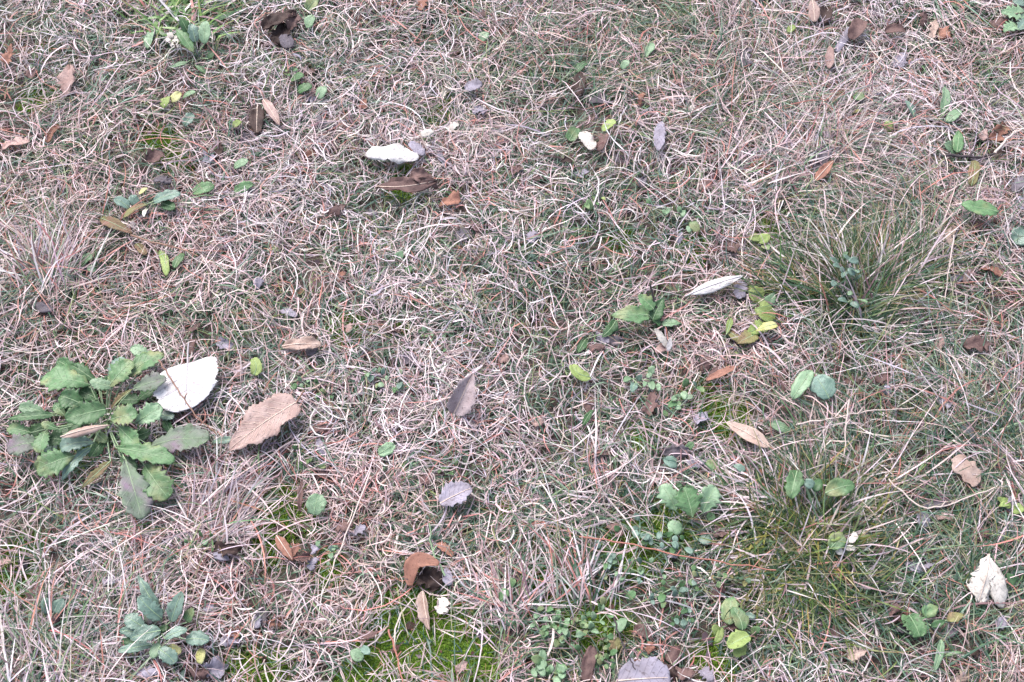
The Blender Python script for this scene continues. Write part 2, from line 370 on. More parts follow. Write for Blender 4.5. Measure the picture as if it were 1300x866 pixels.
# dark gaps where litter and soil show; greener places; places of straight, streaming straw
GAPS = pxfield([(745,175,38,.75),(760,135,22,.5),(360,60,26,.6),(390,105,24,.5),(520,215,34,.5),(195,205,24,.55),(1050,22,40,.6),(1150,38,40,.45),(1210,50,30,.4),
 (95,760,36,.5),(80,710,24,.45),(1050,380,36,.4),(1260,190,36,.5),(1235,300,40,.35),(545,735,28,.8),(250,430,24,.4),(110,545,60,.45),(270,855,40,.5),(290,705,22,.5),
 (870,830,40,.5),(770,800,60,.35),(1180,790,40,.45),(1130,740,50,.35),(1080,700,50,.2),(900,780,34,.4),(945,770,34,.5),(570,330,24,.3),(910,510,30,.5),(820,520,30,.35),
 (985,530,24,.5),(240,560,36,.3),(395,700,24,.35),(10,730,30,.4),(520,800,46,.62),(575,790,36,.55),(455,845,40,.4),(225,620,30,.5),(360,660,34,.5),(1240,440,40,.3),(200,240,40,.35),
 (1020,40,30,.3),(690,745,30,.4),(860,700,60,.35),(50,125,22,.4),(560,140,24,.45),(770,420,26,.3),(210,180,24,.4)])
GAPS += pxfield([(1090,350,90,.85),(1015,692,98,.92),(232,20,45,.5)])
GAPS += pxfield([(105,150,30,.5),(140,185,30,.45),(150,215,26,.4),(430,130,34,.4),(470,60,30,.3),(720,120,30,.4),(850,90,30,.4),(210,100,22,.4),(1060,215,24,.4),(690,225,26,.45),(940,110,22,.4),(490,250,26,.3),(1000,20,30,.4),(1225,185,30,.4),(1100,450,40,.35),(1150,490,40,.3),(1220,640,40,.35),(1200,830,50,.4),(1270,760,40,.4),(560,600,26,.35),(600,340,22,.4),(870,470,24,.3),(640,140,24,.3),(300,760,30,.4),(30,760,40,.4)])
GREENS = pxfield([(1100,320,120,.5),(1030,680,120,.5),(740,760,120,.35),(870,690,100,.35),(1200,690,140,.4),(1190,560,140,.35),(1150,800,120,.3),(960,820,90,.3),(1050,780,90,.3),(700,60,130,.25),(560,60,120,.2),(780,260,140,.25),
 (470,230,70,.2),(150,90,110,.15),(700,330,140,.18),(560,640,70,.35),(830,380,70,.3),(230,20,70,.4),(300,420,60,.2),(90,330,70,.2),(60,830,80,.25),(1200,400,90,.25),(1010,100,90,.15),(880,40,90,.2)])
STRAIGHT = pxfield([(1010,170,130,1.),(1180,330,150,.7),(1150,600,190,.85),(60,330,80,.9),(290,640,70,1.),(60,820,100,1.),(60,630,90,.7),(740,640,80,.6),(1260,800,150,.6),(720,740,70,.7),(700,60,110,.5),(960,60,120,.6),(1240,500,120,.6)])
def field(lst, x, y):
    k = np.zeros_like(x)
    for P, r, v in lst: k = np.maximum(k, v*np.exp(-(((x-P[0])**2+(y-P[1])**2)/(r*r))**1.5))
    return k
CLX = (-1.4, 1.4, -.85, 1.35); CORE = (-.78, .78, -.47, .65)
def lawn(n_clump, per, core, K, wide, seed):
    r = np.random.default_rng(seed)
    cx = r.uniform(CLX[0], CLX[1], n_clump*4); cy = r.uniform(CLX[2], CLX[3], n_clump*4)
    ins = (cx > CORE[0]) & (cx < CORE[1]) & (cy > CORE[2]) & (cy < CORE[3]); sel = ins if core else ~ins
    cx, cy = cx[sel][:n_clump], cy[sel][:n_clump]
    m_ = len(cx); lean = r.uniform(0, 6.283, m_); strong = r.uniform(.4, 1.6, m_); swirl = r.choice([-1, 1], m_); size = r.uniform(.009, .022, m_)
    cnt = r.poisson(per*np.clip(.85+.65*vnoise(cx, cy, .05, 31)+.2*vnoise(cx, cy, .17, 32), .3, 2))
    j = np.repeat(np.arange(m_), cnt); n_ = len(j)
    off = r.normal(0, 1, (n_, 2))*size[j][:, None]; x = cx[j]+off[:, 0]; y = cy[j]+off[:, 1]
    drop = np.maximum(field(GAPS, x, y), (.88*mossy(x, y))); keep = r.uniform(0, 1, n_) > drop
    x, y, j, off = x[keep], y[keep], j[keep], off[keep]; n_ = len(x)
    S_ = np.clip(field(STRAIGHT, x, y)+.25*vnoise(x, y, .16, 41), 0, 1)
    flow = 3.1*vnoise(x, y, .22, 51)+1.2
    rad = np.arctan2(off[:, 1], off[:, 0]); v = np.stack([np.cos(rad)+strong[j]*np.cos(lean[j])+.9*S_*np.cos(flow), np.sin(rad)+strong[j]*np.sin(lean[j])+.9*S_*np.sin(flow)], 1)
    yaw = np.arctan2(v[:, 1], v[:, 0])+r.normal(0, .38, n_)
    G = np.clip(.47+field(GREENS, x, y)+.14*vnoise(x, y, .11, 61)+.1*vnoise(x, y, .04, 62), 0.1, .85)
    green = r.uniform(0, 1, n_) < G
    L = r.gamma(3.2, 1/3.2, n_)*(.038+.028*S_)*np.where(green, .78, 1); L = np.clip(L, .014, .125)
    curl = np.where(green, .7, np.where(r.uniform(0, 1, n_) < .45, 2.3, 1.1))*(1-.72*S_)
    k1 = np.where(r.uniform(0, 1, n_) < .68, np.abs(r.normal(0, 1, n_))*swirl[j], r.normal(0, 1, n_))*curl*.9; k2 = k1*r.normal(.35, .5, n_)+r.normal(0, .6, n_)*curl*.6
    p0 = r.uniform(.35, 1.35, n_)*np.where(green, 1., .92); p1 = np.where(green, r.uniform(-.5, .8, n_), r.uniform(-1.3, .5, n_))
    W = np.where(green, r.uniform(.001, .002, n_), np.exp(r.normal(-7.02, .3, n_)))*wide
    fl = np.where(green, r.uniform(.003, .015, n_), r.uniform(.004, .022, n_))*(1-.5*drop[keep])
    t = np.where(green[:, None], pick(GRN, GRNW, n_, r=r), pick(DRY, DRYW, n_, r=r))
    red = np.clip(vnoise(x, y, .13, 71)*.5+.1, 0, .4)[:, None]*(~green)[:, None]; t = t*(1-red)+t*np.array([.86, .66, .58])*red
    tip = np.where((green & (r.uniform(0, 1, n_) < .3))[:, None], pick([(196,150,110),(206,186,160)], [.5,.5], n_, r=r), t*r.uniform(.75, 1.15, (n_, 1)))
    C, S = blades(np.stack([x, y], 1), yaw, p0, p1, k1, k2, L, W, t, K=K, floor=fl, top=.026+.017*S_[:, None], twist=r.normal(0, .55, n_), taper=np.where(green, .8, .3)[:, None])
    return C, S, t, tip, green

# ------------------------------------------------------------------ the leaves that are easy to find
FL = fallen_leaf
def lobe(thing, ob):                     # a torn lobe still belongs to its leaf
    for k in ('label', 'category', 'group'):
        if k in ob: del ob[k]
    ob.name = 'lobe'; ob.parent = thing; ob.matrix_parent_inverse = thing.matrix_basis.inverted()
FL(237,459,234,519,80,'white','deltoid',.034,.030,'big bleached white deltoid leaf lying beside the large toothed leaf rosette',(.08,-.10),.15,wave=.03,teeth=13,tooth=.03,ragged=.02,stalk=26,rib=True,veins=4,clear=1,nu=30,nv=12,stalkdir=(-1,0,.25),tilt=-.05,skew=-.26)
FL(376,510,290,571,50,'salmon','ovate',.034,.022,'large pale reddish tan leaf with clear side veins and a bent stalk',(.2,-.3),.35,fold=.10,wave=.06,teeth=16,tooth=.045,ragged=.08,cut=(.05,1.),stalk=18,rib=True,veins=7,clear=1,nu=36,nv=12,tilt=.12,stalkdir=(-1,-.35,.25))
FL(530,199,463,194,30,'white','elliptic',.032,.026,'creased white leaf with a wavy edge beside a slate lavender scrap',(.3,-.25),-.5,fold=-.1,wave=.14,ragged=.1,clear=1,tilt=.15,side=-.2)
FL(478,236,554,228,26,'brown','elliptic',.020,.030,'long crumpled brown leaf with a raised curled end over green moss',(.5,-.2),1.9,wave=.2,ragged=.1,clear=1,rib=True,twist=.9,side=-.25)
FL(522,222,556,240,22,'brown','ovate',.028,.018,'angular brown leaf end crossing the long crumpled brown leaf',(.4,-.3),1.2,wave=.25,twist=-.8,clear=.9)
FL(877,371,944,348,18,'white','lance',.028,.032,'rolled cream leaf shaped like a long thin pod',(.15,-.2),-1.5,wave=.05,ragged=.02,clear=1,rib=True,stalk=8,nv=12)
FL(943,356,938,378,17,'lav','elliptic',.020,.018,'lavender scrap tucked under the end of the rolled cream leaf',(.2,-.2),.4,ragged=.15)
FL(976,569,921,538,21,'blush','lance',.028,.026,'pointed tan leaf with a pale face and a rolled edge',(.1,-.25),1.0,wave=.05,ragged=.02,clear=1,rib=True,stalk=7)
FL(576,525,600,474,30,'mauve','ovate',.018,.040,'folded pinkish beige leaf standing up on its stalk end',(.2,-.1),.6,fold=.75,wave=.06,clear=1,rib=True,tilt=.35,teeth=9)
FL(558,637,599,618,33,'lav','elliptic',.027,.030,'creased lavender leaf with dark veins beside a slate brown scrap',(.15,-.2),.3,fold=.22,wave=.1,teeth=7,tooth=.08,clear=1,rib=True,tilt=-.2)
FL(522,746,558,718,21,'orange','elliptic',.016,.030,'hooked orange brown leaf bent over a dark crumpled leaf',(.5,-.5),.6,wave=.07,ragged=.03,clear=1,side=.85,nu=28,twist=-.3)
FL(533,728,560,745,30,'dark','round',.010,.012,'dark crumpled leaf under the hooked orange brown leaf',(.3,-.3),.9,wave=.3,ragged=.12,clear=1)
FL(566,722,571,745,14,'lav','obovate',.014,.014,'small lavender leaf beside the dark crumpled leaf',(.2,-.2),.3,clear=1)
FL(537,751,546,801,17,'tan','lance',.014,.010,'folded tan leaf lying on bright moss',(.2,-.1),.5,fold=.8,wave=.06,clear=1,rib=True,tilt=.5)
FL(557,780,566,760,17,'cream','round',.012,.014,'torn cream scrap against the folded tan leaf',(.2,-.2),.3,ragged=.2,clear=1)
whole = FL(1256,703,1242,764,27,'cream','obovate',.034,.018,'tattered two lobed white leaf with deep wrinkles',(.5,-.5),-.8,fold=-.2,wave=.14,ragged=.3,clear=1,rib=True,nv=12)
lobe(whole, FL(1254,704,1272,772,23,'cream','obovate',.033,.014,'pale strip hanging from the tattered two lobed white leaf',(.4,-.6),-.9,wave=.1,clear=.95))
FL(1210,582,1240,617,27,'tan','strip',.026,.022,'papery tan leaf with a torn square end',(.15,-.2),.4,wave=.1,ragged=.12,clear=1)
FL(839,157,835,194,15,'lav','elliptic',.020,.030,'standing lavender leaf with a wavy edge among straw',(.2,-.2),.7,wave=.12,teeth=6,tooth=.1,clear=1)
FL(357,436,407,434,19,'tan','elliptic',.022,.026,'tan wrinkled leaf lying over a mossy gap',(.3,-.3),1.2,wave=.2,ragged=.08,clear=1,rib=True)
FL(388,446,402,436,15,'grey','round',.016,.02,'slate grey scrap at the end of the tan wrinkled leaf',(.2,-.2),.4)
FL(335,40,376,22,24,'dark','elliptic',.016,.02,'curled dark brown leaf in a hollow beside green weed leaves',(.5,-.5),1.8,wave=.25,ragged=.1,clear=1)
FL(355,58,362,32,26,'dark','ovate',.012,.016,'blackish broken leaf under the curled dark brown leaf',(.3,-.3),.8,wave=.2,clear=.95)
FL(360,45,368,62,18,'grey','round',.020,.018,'slate grey scrap beside the curled dark brown leaf',(.2,-.2),.4,clear=1)
FL(333,122,354,155,13,'salmon','lance',.024,.022,'upright orange leaf with a pale edge next to a dark oval leaf',(.2,-.2),.6,fold=.3,clear=1,rib=True)
FL(326,128,325,166,19,'dark','elliptic',.016,.014,'dark oval leaf next to the upright orange leaf',(.2,-.2),.5,clear=.95,rib=True)
FL(1080,50,1095,26,21,'brown','round',.022,.026,'rounded brown leaf over a pale grey strip',(.5,-.5),1.4,wave=.1,clear=1)
FL(1062,66,1080,34,11,'lav','strip',.016,.018,'pale grey strip of bark under the rounded brown leaf',(.1,-.1),-1.2,wave=.12,clear=1)
FL(1125,38,1150,36,17,'brown','round',.018,.018,'bowl shaped brown leaf lying beside straw loops',(.5,-.5),2.0,wave=.08,clear=1)
FL(1031,-2,1034,28,15,'salmon','obovate',.022,.02,'upright tan leaf with a square end above a dark hollow',(.2,-.2),.6,clear=1,rib=True)
FL(1050,10,1042,32,20,'dark','elliptic',.010,.010,'dark curled leaf deep in the hollow beside the upright tan leaf',(.4,-.4),1.4)
FL(1053,86,1054,57,12,'pink','lance',.022,.024,'narrow pinkish leaf standing between straw stems',(.2,-.2),.9,clear=.95)
FL(1036,226,1060,200,13,'orange','lance',.020,.03,'leaning tan leaf propped against a dark scrap in straw',(.1,-.1),.9,clear=1,rib=True)
FL(1034,210,1055,182,22,'grey','ovate',.012,.016,'dark grey scrap behind the leaning tan leaf',(.3,-.3),.9,wave=.2)
FL(1222,440,1256,436,21,'brown','elliptic',.020,.022,'wide brown leaf with a ragged dark edge lying in straw',(.3,-.3),.8,wave=.2,ragged=.2,clear=.95)
FL(272,704,308,696,20,'dark','elliptic',.020,.024,'shrivelled dark red leaf beside a small pale weed',(.5,-.3),1.6,wave=.3,ragged=.15,clear=.95)
FL(272,702,292,712,13,'lav','ovate',.022,.02,'lavender flap of leaf against the shrivelled dark red leaf',(.3,-.2),.5,clear=.95)
whole = FL(351,680,372,712,14,'orange','lance',.02,.016,'forked orange leaf with one upright prong',(.3,-.2),.7,clear=1,rib=True)
lobe(whole, FL(380,690,366,712,9,'orange','lance',.018,.014,'short prong of orange leaf joined to the forked leaf',(.2,-.2),.7,clear=1))
FL(784,866,850,862,52,'lav','round',.026,.026,'broad lavender leaf with fine dark veins and a dark stalk',(.2,-.2),.3,wave=.06,teeth=9,tooth=.05,clear=1,rib=True)
FL(742,866,752,822,17,'brown','strip',.016,.02,'long violet brown strip of leaf beside the chickweed mat',(.3,-.3),1.1,wave=.2,clear=.95)
whole = FL(832,416,848,441,10,'cream','lance',.034,.02,'split white leaf with two prongs and a pink crumpled base',(.2,-.2),.9,clear=1)
lobe(whole, FL(852,427,848,446,7,'white','lance',.032,.02,'short prong of a split white leaf',(.2,-.2),.9,clear=1))
lobe(whole, FL(832,445,848,438,12,'pink','round',.016,.018,'pink crumpled base of the split white leaf',(.3,-.3),.8,wave=.25,clear=1))
FL(737,172,753,194,17,'cream','round',.022,.02,'cream leaf scrap with brown specks beside a dark hole',(.3,-.3),.7,wave=.12,clear=1)
FL(590,112,612,106,18,'lav','elliptic',.024,.026,'pale lavender scrap caught in straw above a mossy spot',(.3,-.3),.6,wave=.12,clear=.95)
FL(534,172,551,168,14,'cream','round',.034,.034,'white downy leaf knob on a short brown stalk',(.6,-.6),-2.2,wave=.1,clear=1,stalk=22,stalkdir=(.2,-.9,-.75))
FL(520,180,538,196,14,'lav','round',.026,.024,'slate lavender scrap at the end of the creased white leaf',(.2,-.2),.3,clear=1)
FL(78,556,140,541,14,'tan','lance',.050,.046,'rolled tan dead leaf caught in the large toothed leaf rosette',(.2,-.3),-2.0,wave=.08,clear=0,rib=True)
whole = FL(896,484,938,466,10,'orange','lance',.018,.022,'forked orange tan leaf strip over green moss',(.3,-.3),.8,clear=.95)
lobe(whole, FL(897,486,911,466,9,'brown','lance',.016,.02,'darker fork of the orange tan leaf strip',(.3,-.3),.8,clear=.95))

# ------------------------------------------------------------------ smaller dead leaves: centre, length, width, angle, colour, how
LITTER = '''85 101 38 19 80 pink f;10 67 26 10 75 orange f;20 184 36 15 15 pink f;68 170 28 11 55 orange c;197 199 24 18 30 brown c;265 201 17 16 20 lav f;276 192 20 15 80 dark f;208 230 20 14 -20 grey f
372 31 24 16 60 brown c;394 123 14 11 10 lav f;394 92 18 10 20 brown f;413 158 26 17 -10 grey f;349 178 22 19 10 grey f;391 194 20 12 35 orange f;462 130 14 9 70 orange f;535 4 16 10 70 orange f
609 64 15 9 10 orange f;563 121 14 6 60 cream c;608 142 16 12 0 lav f;576 161 15 9 30 cream f;571 258 28 14 20 orange o;427 263 26 13 30 brown f;472 267 15 9 -10 grey f;561 204 22 6 -65 lav f
568 180 24 8 -80 brown c;611 15 13 9 10 brown f;735 109 32 14 85 dark f;948 71 24 13 80 grey f;822 215 18 16 -25 pink f;763 187 24 14 70 brown f;687 227 18 15 20 brown c;742 224 17 13 20 lav f
815 128 17 7 70 orange f;879 68 24 8 5 pink f;915 201 18 12 40 brown f;909 220 18 15 0 brown c;895 239 18 14 20 pink f;965 211 24 16 -20 orange f;879 139 11 6 80 cream f;760 133 26 16 0 grey f
815 235 14 10 60 grey f;1187 33 26 9 80 tan f;1199 42 20 14 -30 orange f;1272 30 26 14 10 brown f;1267 166 28 16 40 orange c;1265 196 22 14 20 dark c;1194 255 24 11 -20 tan f;1145 76 20 15 60 lav f;1201 296 18 12 70 tan f
1175 22 20 14 80 brown f;1290 18 20 14 10 brown f;1245 205 30 11 -8 grey f;1250 170 16 10 80 pink f;1288 235 22 16 60 grey f;1300 260 20 14 20 lav f;1210 240 18 8 85 grey f;1240 290 22 15 50 brown f
55 389 24 13 -20 grey f;286 436 24 14 -10 lav f;303 469 22 12 75 pink f;326 356 16 10 80 lav f;246 413 18 10 30 brown f;246 438 20 11 75 brown f;365 394 22 14 -20 lav f;325 354 14 9 60 lav f
516 457 26 14 -10 grey f;498 462 14 9 60 dark f;500 422 18 13 10 brown c;407 545 26 11 10 brown f;408 568 24 9 -75 lav f;590 302 22 16 10 grey f;607 305 26 7 78 pink f;587 316 24 5 0 orange f
604 338 30 8 60 brown c;600 288 20 12 -30 brown f;433 351 16 7 60 orange f;443 415 13 9 70 pink f;639 457 15 10 20 pink f;926 314 22 15 -20 brown c;676 302 16 12 80 lav f;863 302 15 7 70 lav f
770 427 18 12 20 lav f;760 426 14 9 -60 lav f;783 433 16 12 10 grey f;758 440 20 10 10 brown f;746 512 20 13 60 brown f;824 512 28 13 75 brown o;891 534 18 12 20 lav f;858 573 34 13 5 grey f;895 460 20 14 40 brown f
685 536 16 11 30 pink f;960 555 26 17 20 dark f;1203 302 26 11 -70 tan f;1260 346 26 14 -20 orange f;1228 351 20 12 60 pink f;1215 356 16 12 20 lav f;1180 417 30 14 10 orange f;1193 436 22 11 70 pink f
1126 495 11 8 60 lav f;1197 514 19 14 -20 lav f;1251 495 24 14 80 brown f;1228 550 24 11 -40 grey f;1184 556 18 10 60 lav f;1081 484 24 13 -10 brown f;1002 522 24 12 0 dark f;993 484 32 11 85 brown f;1120 480 18 12 20 brown f
74 703 24 14 10 dark c;76 725 24 14 85 brown f;42 750 26 15 80 brown f;26 715 18 14 40 grey f;99 767 22 12 70 orange f;26 805 32 12 85 grey f;293 815 26 11 0 lav f;297 804 18 14 10 orange c;274 850 34 22 20 lav f
255 855 22 18 10 brown f;267 776 15 11 -30 lav f;187 853 30 13 10 lav f;327 788 20 11 80 lav f;120 613 22 15 40 brown f;140 736 20 11 0 lav f;3 713 16 14 10 pink f;97 740 18 9 80 lav f;208 840 20 10 10 pink f
228 788 14 8 80 pink f;185 785 26 12 80 dark f;542 604 18 13 70 brown f;382 628 42 7 86 brown c;455 672 20 14 30 lav f;438 667 20 14 10 brown f;398 698 14 11 60 lav f;384 708 20 13 10 brown c;398 716 18 11 70 lav f
351 791 22 12 10 orange c;330 784 28 13 80 grey f;573 684 22 18 0 brown f;566 699 26 10 -40 orange f;469 805 22 9 10 brown f;587 848 18 11 40 pink f;522 676 10 7 80 lav f;407 600 17 13 30 brown f;354 672 18 7 10 brown f
883 590 20 14 30 lav f;765 582 30 12 10 brown c;782 673 22 12 -40 brown f;914 679 18 15 10 brown c;855 706 18 11 10 lav f;782 819 22 14 60 olive f;817 805 28 14 -20 brown f;824 824 16 10 80 orange f;855 833 24 17 60 brown c
866 858 30 16 10 brown f;848 855 20 16 60 dark f;897 859 20 15 -40 lav f;926 796 20 15 -10 brown f;910 752 22 12 30 brown f;1078 673 24 11 -60 pink f;1187 639 34 17 15 grey f;1171 660 20 18 -50 lav f;1199 657 22 12 10 pink f
1244 679 26 14 0 brown f;1160 718 22 14 -15 lav f;1180 720 16 9 10 lav f;1059 803 26 13 0 brown f;1088 830 26 15 20 tan f;1093 587 26 16 0 orange f;1268 592 26 18 5 grey f;1220 860 24 13 10 tan f;1112 700 26 14 60 brown f
1270 790 16 11 60 lav f;1280 640 18 14 80 lav f;1145 800 18 10 0 grey f;1238 830 20 14 0 dark f;1135 775 20 12 50 brown f;1145 790 22 13 -20 dark f;1000 600 22 14 20 brown f;955 585 22 16 10 brown f;965 602 8 8 0 orange f
225 300 18 9 -15 brown f;310 172 18 10 40 grey f;640 35 16 10 20 orange f;690 8 18 10 60 brown f;40 90 16 10 40 brown f;655 215 14 9 30 brown f;720 205 18 11 10 dark f;860 105 22 8 20 pink f'''
OL = set()
for row in LITTER.replace('\n', ';').split(';'):
    a = row.split(); cx, cy, ln, wd, an = map(float, a[:5]); c = a[5]; how = a[6]
    r = np.random.default_rng(int(cx*7+cy*13)); an = R(an); dx, dy = math.cos(an)*ln/2, -math.sin(an)*ln/2
    sh = ['ovate', 'elliptic', 'round', 'lance', 'obovate'][r.integers(5)]
    z0 = r.uniform(.010, .017); z1 = z0+r.uniform(-.004, .007)
    FL(cx-dx, cy-dy, cx+dx, cy+dy, wd*1.1, c, sh, z0, z1, None, (r.uniform(.1, .6), -r.uniform(.1, .6)),
       {'f': r.uniform(.2, 1.), 'c': r.uniform(1.6, 2.6), 'o': .6}[how]*r.choice([-1, 1, 1]), fold=.5 if how == 'o' else r.choice([0, 0, .2]),
       tilt=r.normal(0, .3), wave=r.uniform(.1, .26), ragged=r.uniform(.12, .34), side=r.normal(0, .12), clear=.5, cut=(r.choice([0., 0., r.uniform(.1, .4)]), r.choice([1., 1., r.uniform(.6, .85)])), nu=14, nv=6, teeth=int(r.choice([0, 0, 6])), tooth=.08)

# ------------------------------------------------------------------ weeds
def weed(name, cpx, leaves, label, cat='weed', group=None, z=.022, shape='ovate', teeth=0, tooth=.06, rib=True, zroot=0., clear=.9, conv=None, petiole=True, ribm=None, roll=.35, wide=.95):
    conv = conv or (lambda x, y: (x, y))
    cx, cy = conv(*cpx); C0 = at(cx, cy, zroot); C0[2] = ground(C0[0], C0[1])-.001+zroot
    root = link(name, None, loc=C0)
    for row in leaves:
        bx, by, tx, ty, wd, col = row[:6]; o_ = row[6] if len(row) > 6 else {}
        k = conv(1, 0)[0]-conv(0, 0)[0]; wd = wd*k
        (bx, by), (tx, ty) = conv(bx, by), conv(tx, ty); s = nseed(); r = np.random.default_rng(s)
        zb = o_.get('zb', z*r.uniform(.7, .95)); zt = o_.get('zt', z*r.uniform(.85, 1.25))
        P0, P1 = at(bx, by, zb), at(tx, ty, zt); g = float(ground(P0[0], P0[1])); P0[2] += g; P1[2] += g
        L = float(np.linalg.norm(P1-P0)); W = wd*mpp(tx, ty)*wide; big = L > .018
        P, q, uv, mid = leaf_sheet(L, W, o_.get('sh', shape), o_.get('bend', (r.uniform(.2, .5), -r.uniform(.15, .5))), roll*r.uniform(.3, 1.3), o_.get('fold', .08), .08, teeth if big else 0, tooth, .07,
                                   o_.get('side', r.normal(0, .06)), s, 26 if teeth and big else 14 if big else 8, 8 if big else 4)
        M = frame(P0, P1, o_.get('tilt', r.normal(0, .18)))
        lf = link('leaf', mesh_np('leaf', P, q, LM[col][1], uv=uv), root); lf.matrix_world = Matrix.Translation(-C0) @ M
        lf.matrix_local = Matrix.Translation(Vector(-C0)) @ M; thin(lf, .0004)
        if rib and big:
            v, q2, u2 = tube(mid[:-2]+np.array([0, 0, .0003]), .0005, .0002, 4); link('midrib', mesh_np('midrib', v, q2, ribm or M_RIB_PALE, uv=u2), lf)
        if petiole:
            A = np.zeros(3); B = P0-C0; t = np.linspace(0, 1, 6)[:, None]; pts = A*(1-t)+B*t; pts[:, 2] += .3*np.linalg.norm(B[:2])*(t*(1-t))[:, 0]
            v, q2, u2 = tube(pts, .0010, .0007, 4); link('petiole', mesh_np('petiole', v, q2, ribm or M_RIB_PALE, uv=u2), root)
        FOOT.append((P0, P1, W/2*.9, min(zb, zt)+g, clear))
    tag(root, label, cat, group); return root
Z5 = lambda x, y: (x/3.464, 420+y/3.464)
d = dict
weed('rosette_plant', (470,400), [(390,232,180,205,112,'green',d(zb=.03,zt=.035)),(370,205,245,120,52,'dgreen',d(zb=.022,zt=.026)),(425,225,300,140,60,'dgreen',d(zb=.02,zt=.028)),(490,240,392,215,52,'pgreen',d(sh='elliptic',zb=.034,zt=.04)),
 (470,245,580,128,84,'green',d(zb=.034,zt=.04)),(535,220,716,98,84,'green',d(zb=.028,zt=.034)),(665,112,568,72,44,'pgreen',d(zb=.026,zt=.03)),(575,255,728,205,66,'purple',d(zb=.036,zt=.044)),
 (492,345,582,255,30,'olive',d(sh='lance',fold=.5,zb=.03,zt=.045)),(365,325,262,285,86,'dgreen',d(zb=.03,zt=.034)),(465,345,288,388,92,'green',d(sh='elliptic',zb=.04,zt=.046)),(235,365,26,382,42,'dgreen',d(sh='lance',zb=.03,zt=.034)),
 (195,352,78,325,54,'pgreen',d(zb=.026,zt=.03)),(130,440,28,418,58,'green',d(zb=.026,zt=.028)),(175,488,25,517,92,'purple',d(zb=.034,zt=.036)),(200,425,168,530,64,'green',d(zb=.038,zt=.04)),(255,430,180,398,32,'green',d(zb=.038,zt=.044)),
 (295,482,208,472,66,'dgreen',d(zb=.026,zt=.03)),(415,495,268,522,74,'bgreen',d(fold=.35,zb=.034,zt=.036)),(330,548,160,612,108,'green',d(zb=.034,zt=.034)),(400,520,275,662,44,'bgreen',d(zb=.026,zt=.026,sh='lance')),(488,392,604,368,84,'green',d(zb=.036,zt=.042)),
 (590,402,708,328,80,'pgreen',d(zb=.032,zt=.038)),(522,420,606,506,74,'green',d(zb=.03,zt=.034)),(690,362,762,372,48,'bgreen',d(zb=.022,zt=.026)),(655,500,917,466,120,'purple',d(zb=.03,zt=.036,sh='obovate')),(510,515,768,572,84,'green',d(zb=.032,zt=.036)),
 (530,550,598,612,54,'dgreen',d(zb=.022,zt=.024)),(635,590,740,735,116,'green',d(zb=.03,zt=.034)),(550,565,625,826,112,'purple',d(zb=.038,zt=.032)),(488,575,362,692,36,'olive',d(sh='lance',zb=.028,zt=.024)),(715,370,750,442,36,'dgreen',d(zb=.02,zt=.02)),
 (285,372,235,318,42,'green',d(zb=.026,zt=.03)),(300,410,255,470,50,'dgreen',d(zb=.02,zt=.02)),(420,440,470,490,40,'green',d(zb=.02,zt=.022)),(440,260,500,200,46,'dgreen',d(zb=.02,zt=.024)),(330,230,290,270,40,'dgreen',d(zb=.018,zt=.02)),
 (430,300,350,260,60,'dgreen',d(zb=.018,zt=.022)),(520,300,610,300,56,'dgreen',d(zb=.018,zt=.02)),(470,470,400,560,56,'dgreen',d(zb=.016,zt=.018)),(560,470,660,440,56,'dgreen',d(zb=.016,zt=.02)),
 (380,400,300,430,60,'dgreen',d(zb=.018,zt=.02)),(200,400,110,460,56,'dgreen',d(zb=.018,zt=.018)),(250,460,200,560,56,'bgreen',d(zb=.02,zt=.02)),(480,210,540,110,60,'bgreen',d(zb=.022,zt=.026)),(600,300,680,250,50,'dgreen',d(zb=.02,zt=.024)),(340,330,270,360,50,'green',d(zb=.024,zt=.026))],
 'large green rosette of coarsely toothed leaves, some turning purple', 'plant', shape='obovate', teeth=7, tooth=.10, wide=1.1, conv=Z5, clear=.97)
Z7 = lambda x, y: (120+x/5.93, 720+y/5.93)
weed('rosette_plant', (500,480), [(490,330,340,75,90,'bgreen',d(sh='lance',zb=.02,zt=.03)),(510,390,335,225,130,'bgreen',d(zb=.024,zt=.04)),(580,410,660,190,125,'bgreen',d(zb=.026,zt=.04)),(370,450,235,365,125,'bgreen',d(zb=.026,zt=.03)),(500,480,270,540,125,'bgreen',d(zb=.034,zt=.036)),
 (370,500,190,480,80,'bgreen',d(zb=.02,zt=.024)),(440,585,180,635,80,'bgreen',d(zb=.022,zt=.024)),(330,560,195,560,70,'dgreen',d(zb=.018,zt=.018)),(530,540,700,470,85,'bgreen',d(zb=.034,zt=.036)),(690,550,865,555,115,'bgreen',d(zb=.026,zt=.028)),
 (480,570,440,690,85,'pgreen',d(zb=.026,zt=.026)),(490,620,610,725,125,'bgreen',d(zb=.03,zt=.026)),(700,420,740,310,90,'green',d(zb=.024,zt=.028)),(560,600,655,640,85,'yellow',d(zb=.02,zt=.022,sh='round')),(815,610,805,735,75,'yellow',d(zb=.018,zt=.018,sh='round')),
 (680,770,650,850,45,'bgreen',d(zb=.012,zt=.012,sh='elliptic')),(560,450,480,480,60,'dgreen',d(zb=.018,zt=.018)),(430,430,380,340,60,'purple',d(zb=.02,zt=.024))],
 'small bluish green leaf rosette with two yellow leaves at its foot', 'plant', shape='elliptic', teeth=9, tooth=.03, conv=Z7, clear=.97, z=.026)
ZR3 = lambda x, y: (640+x/2.885, 566+y/2.885)
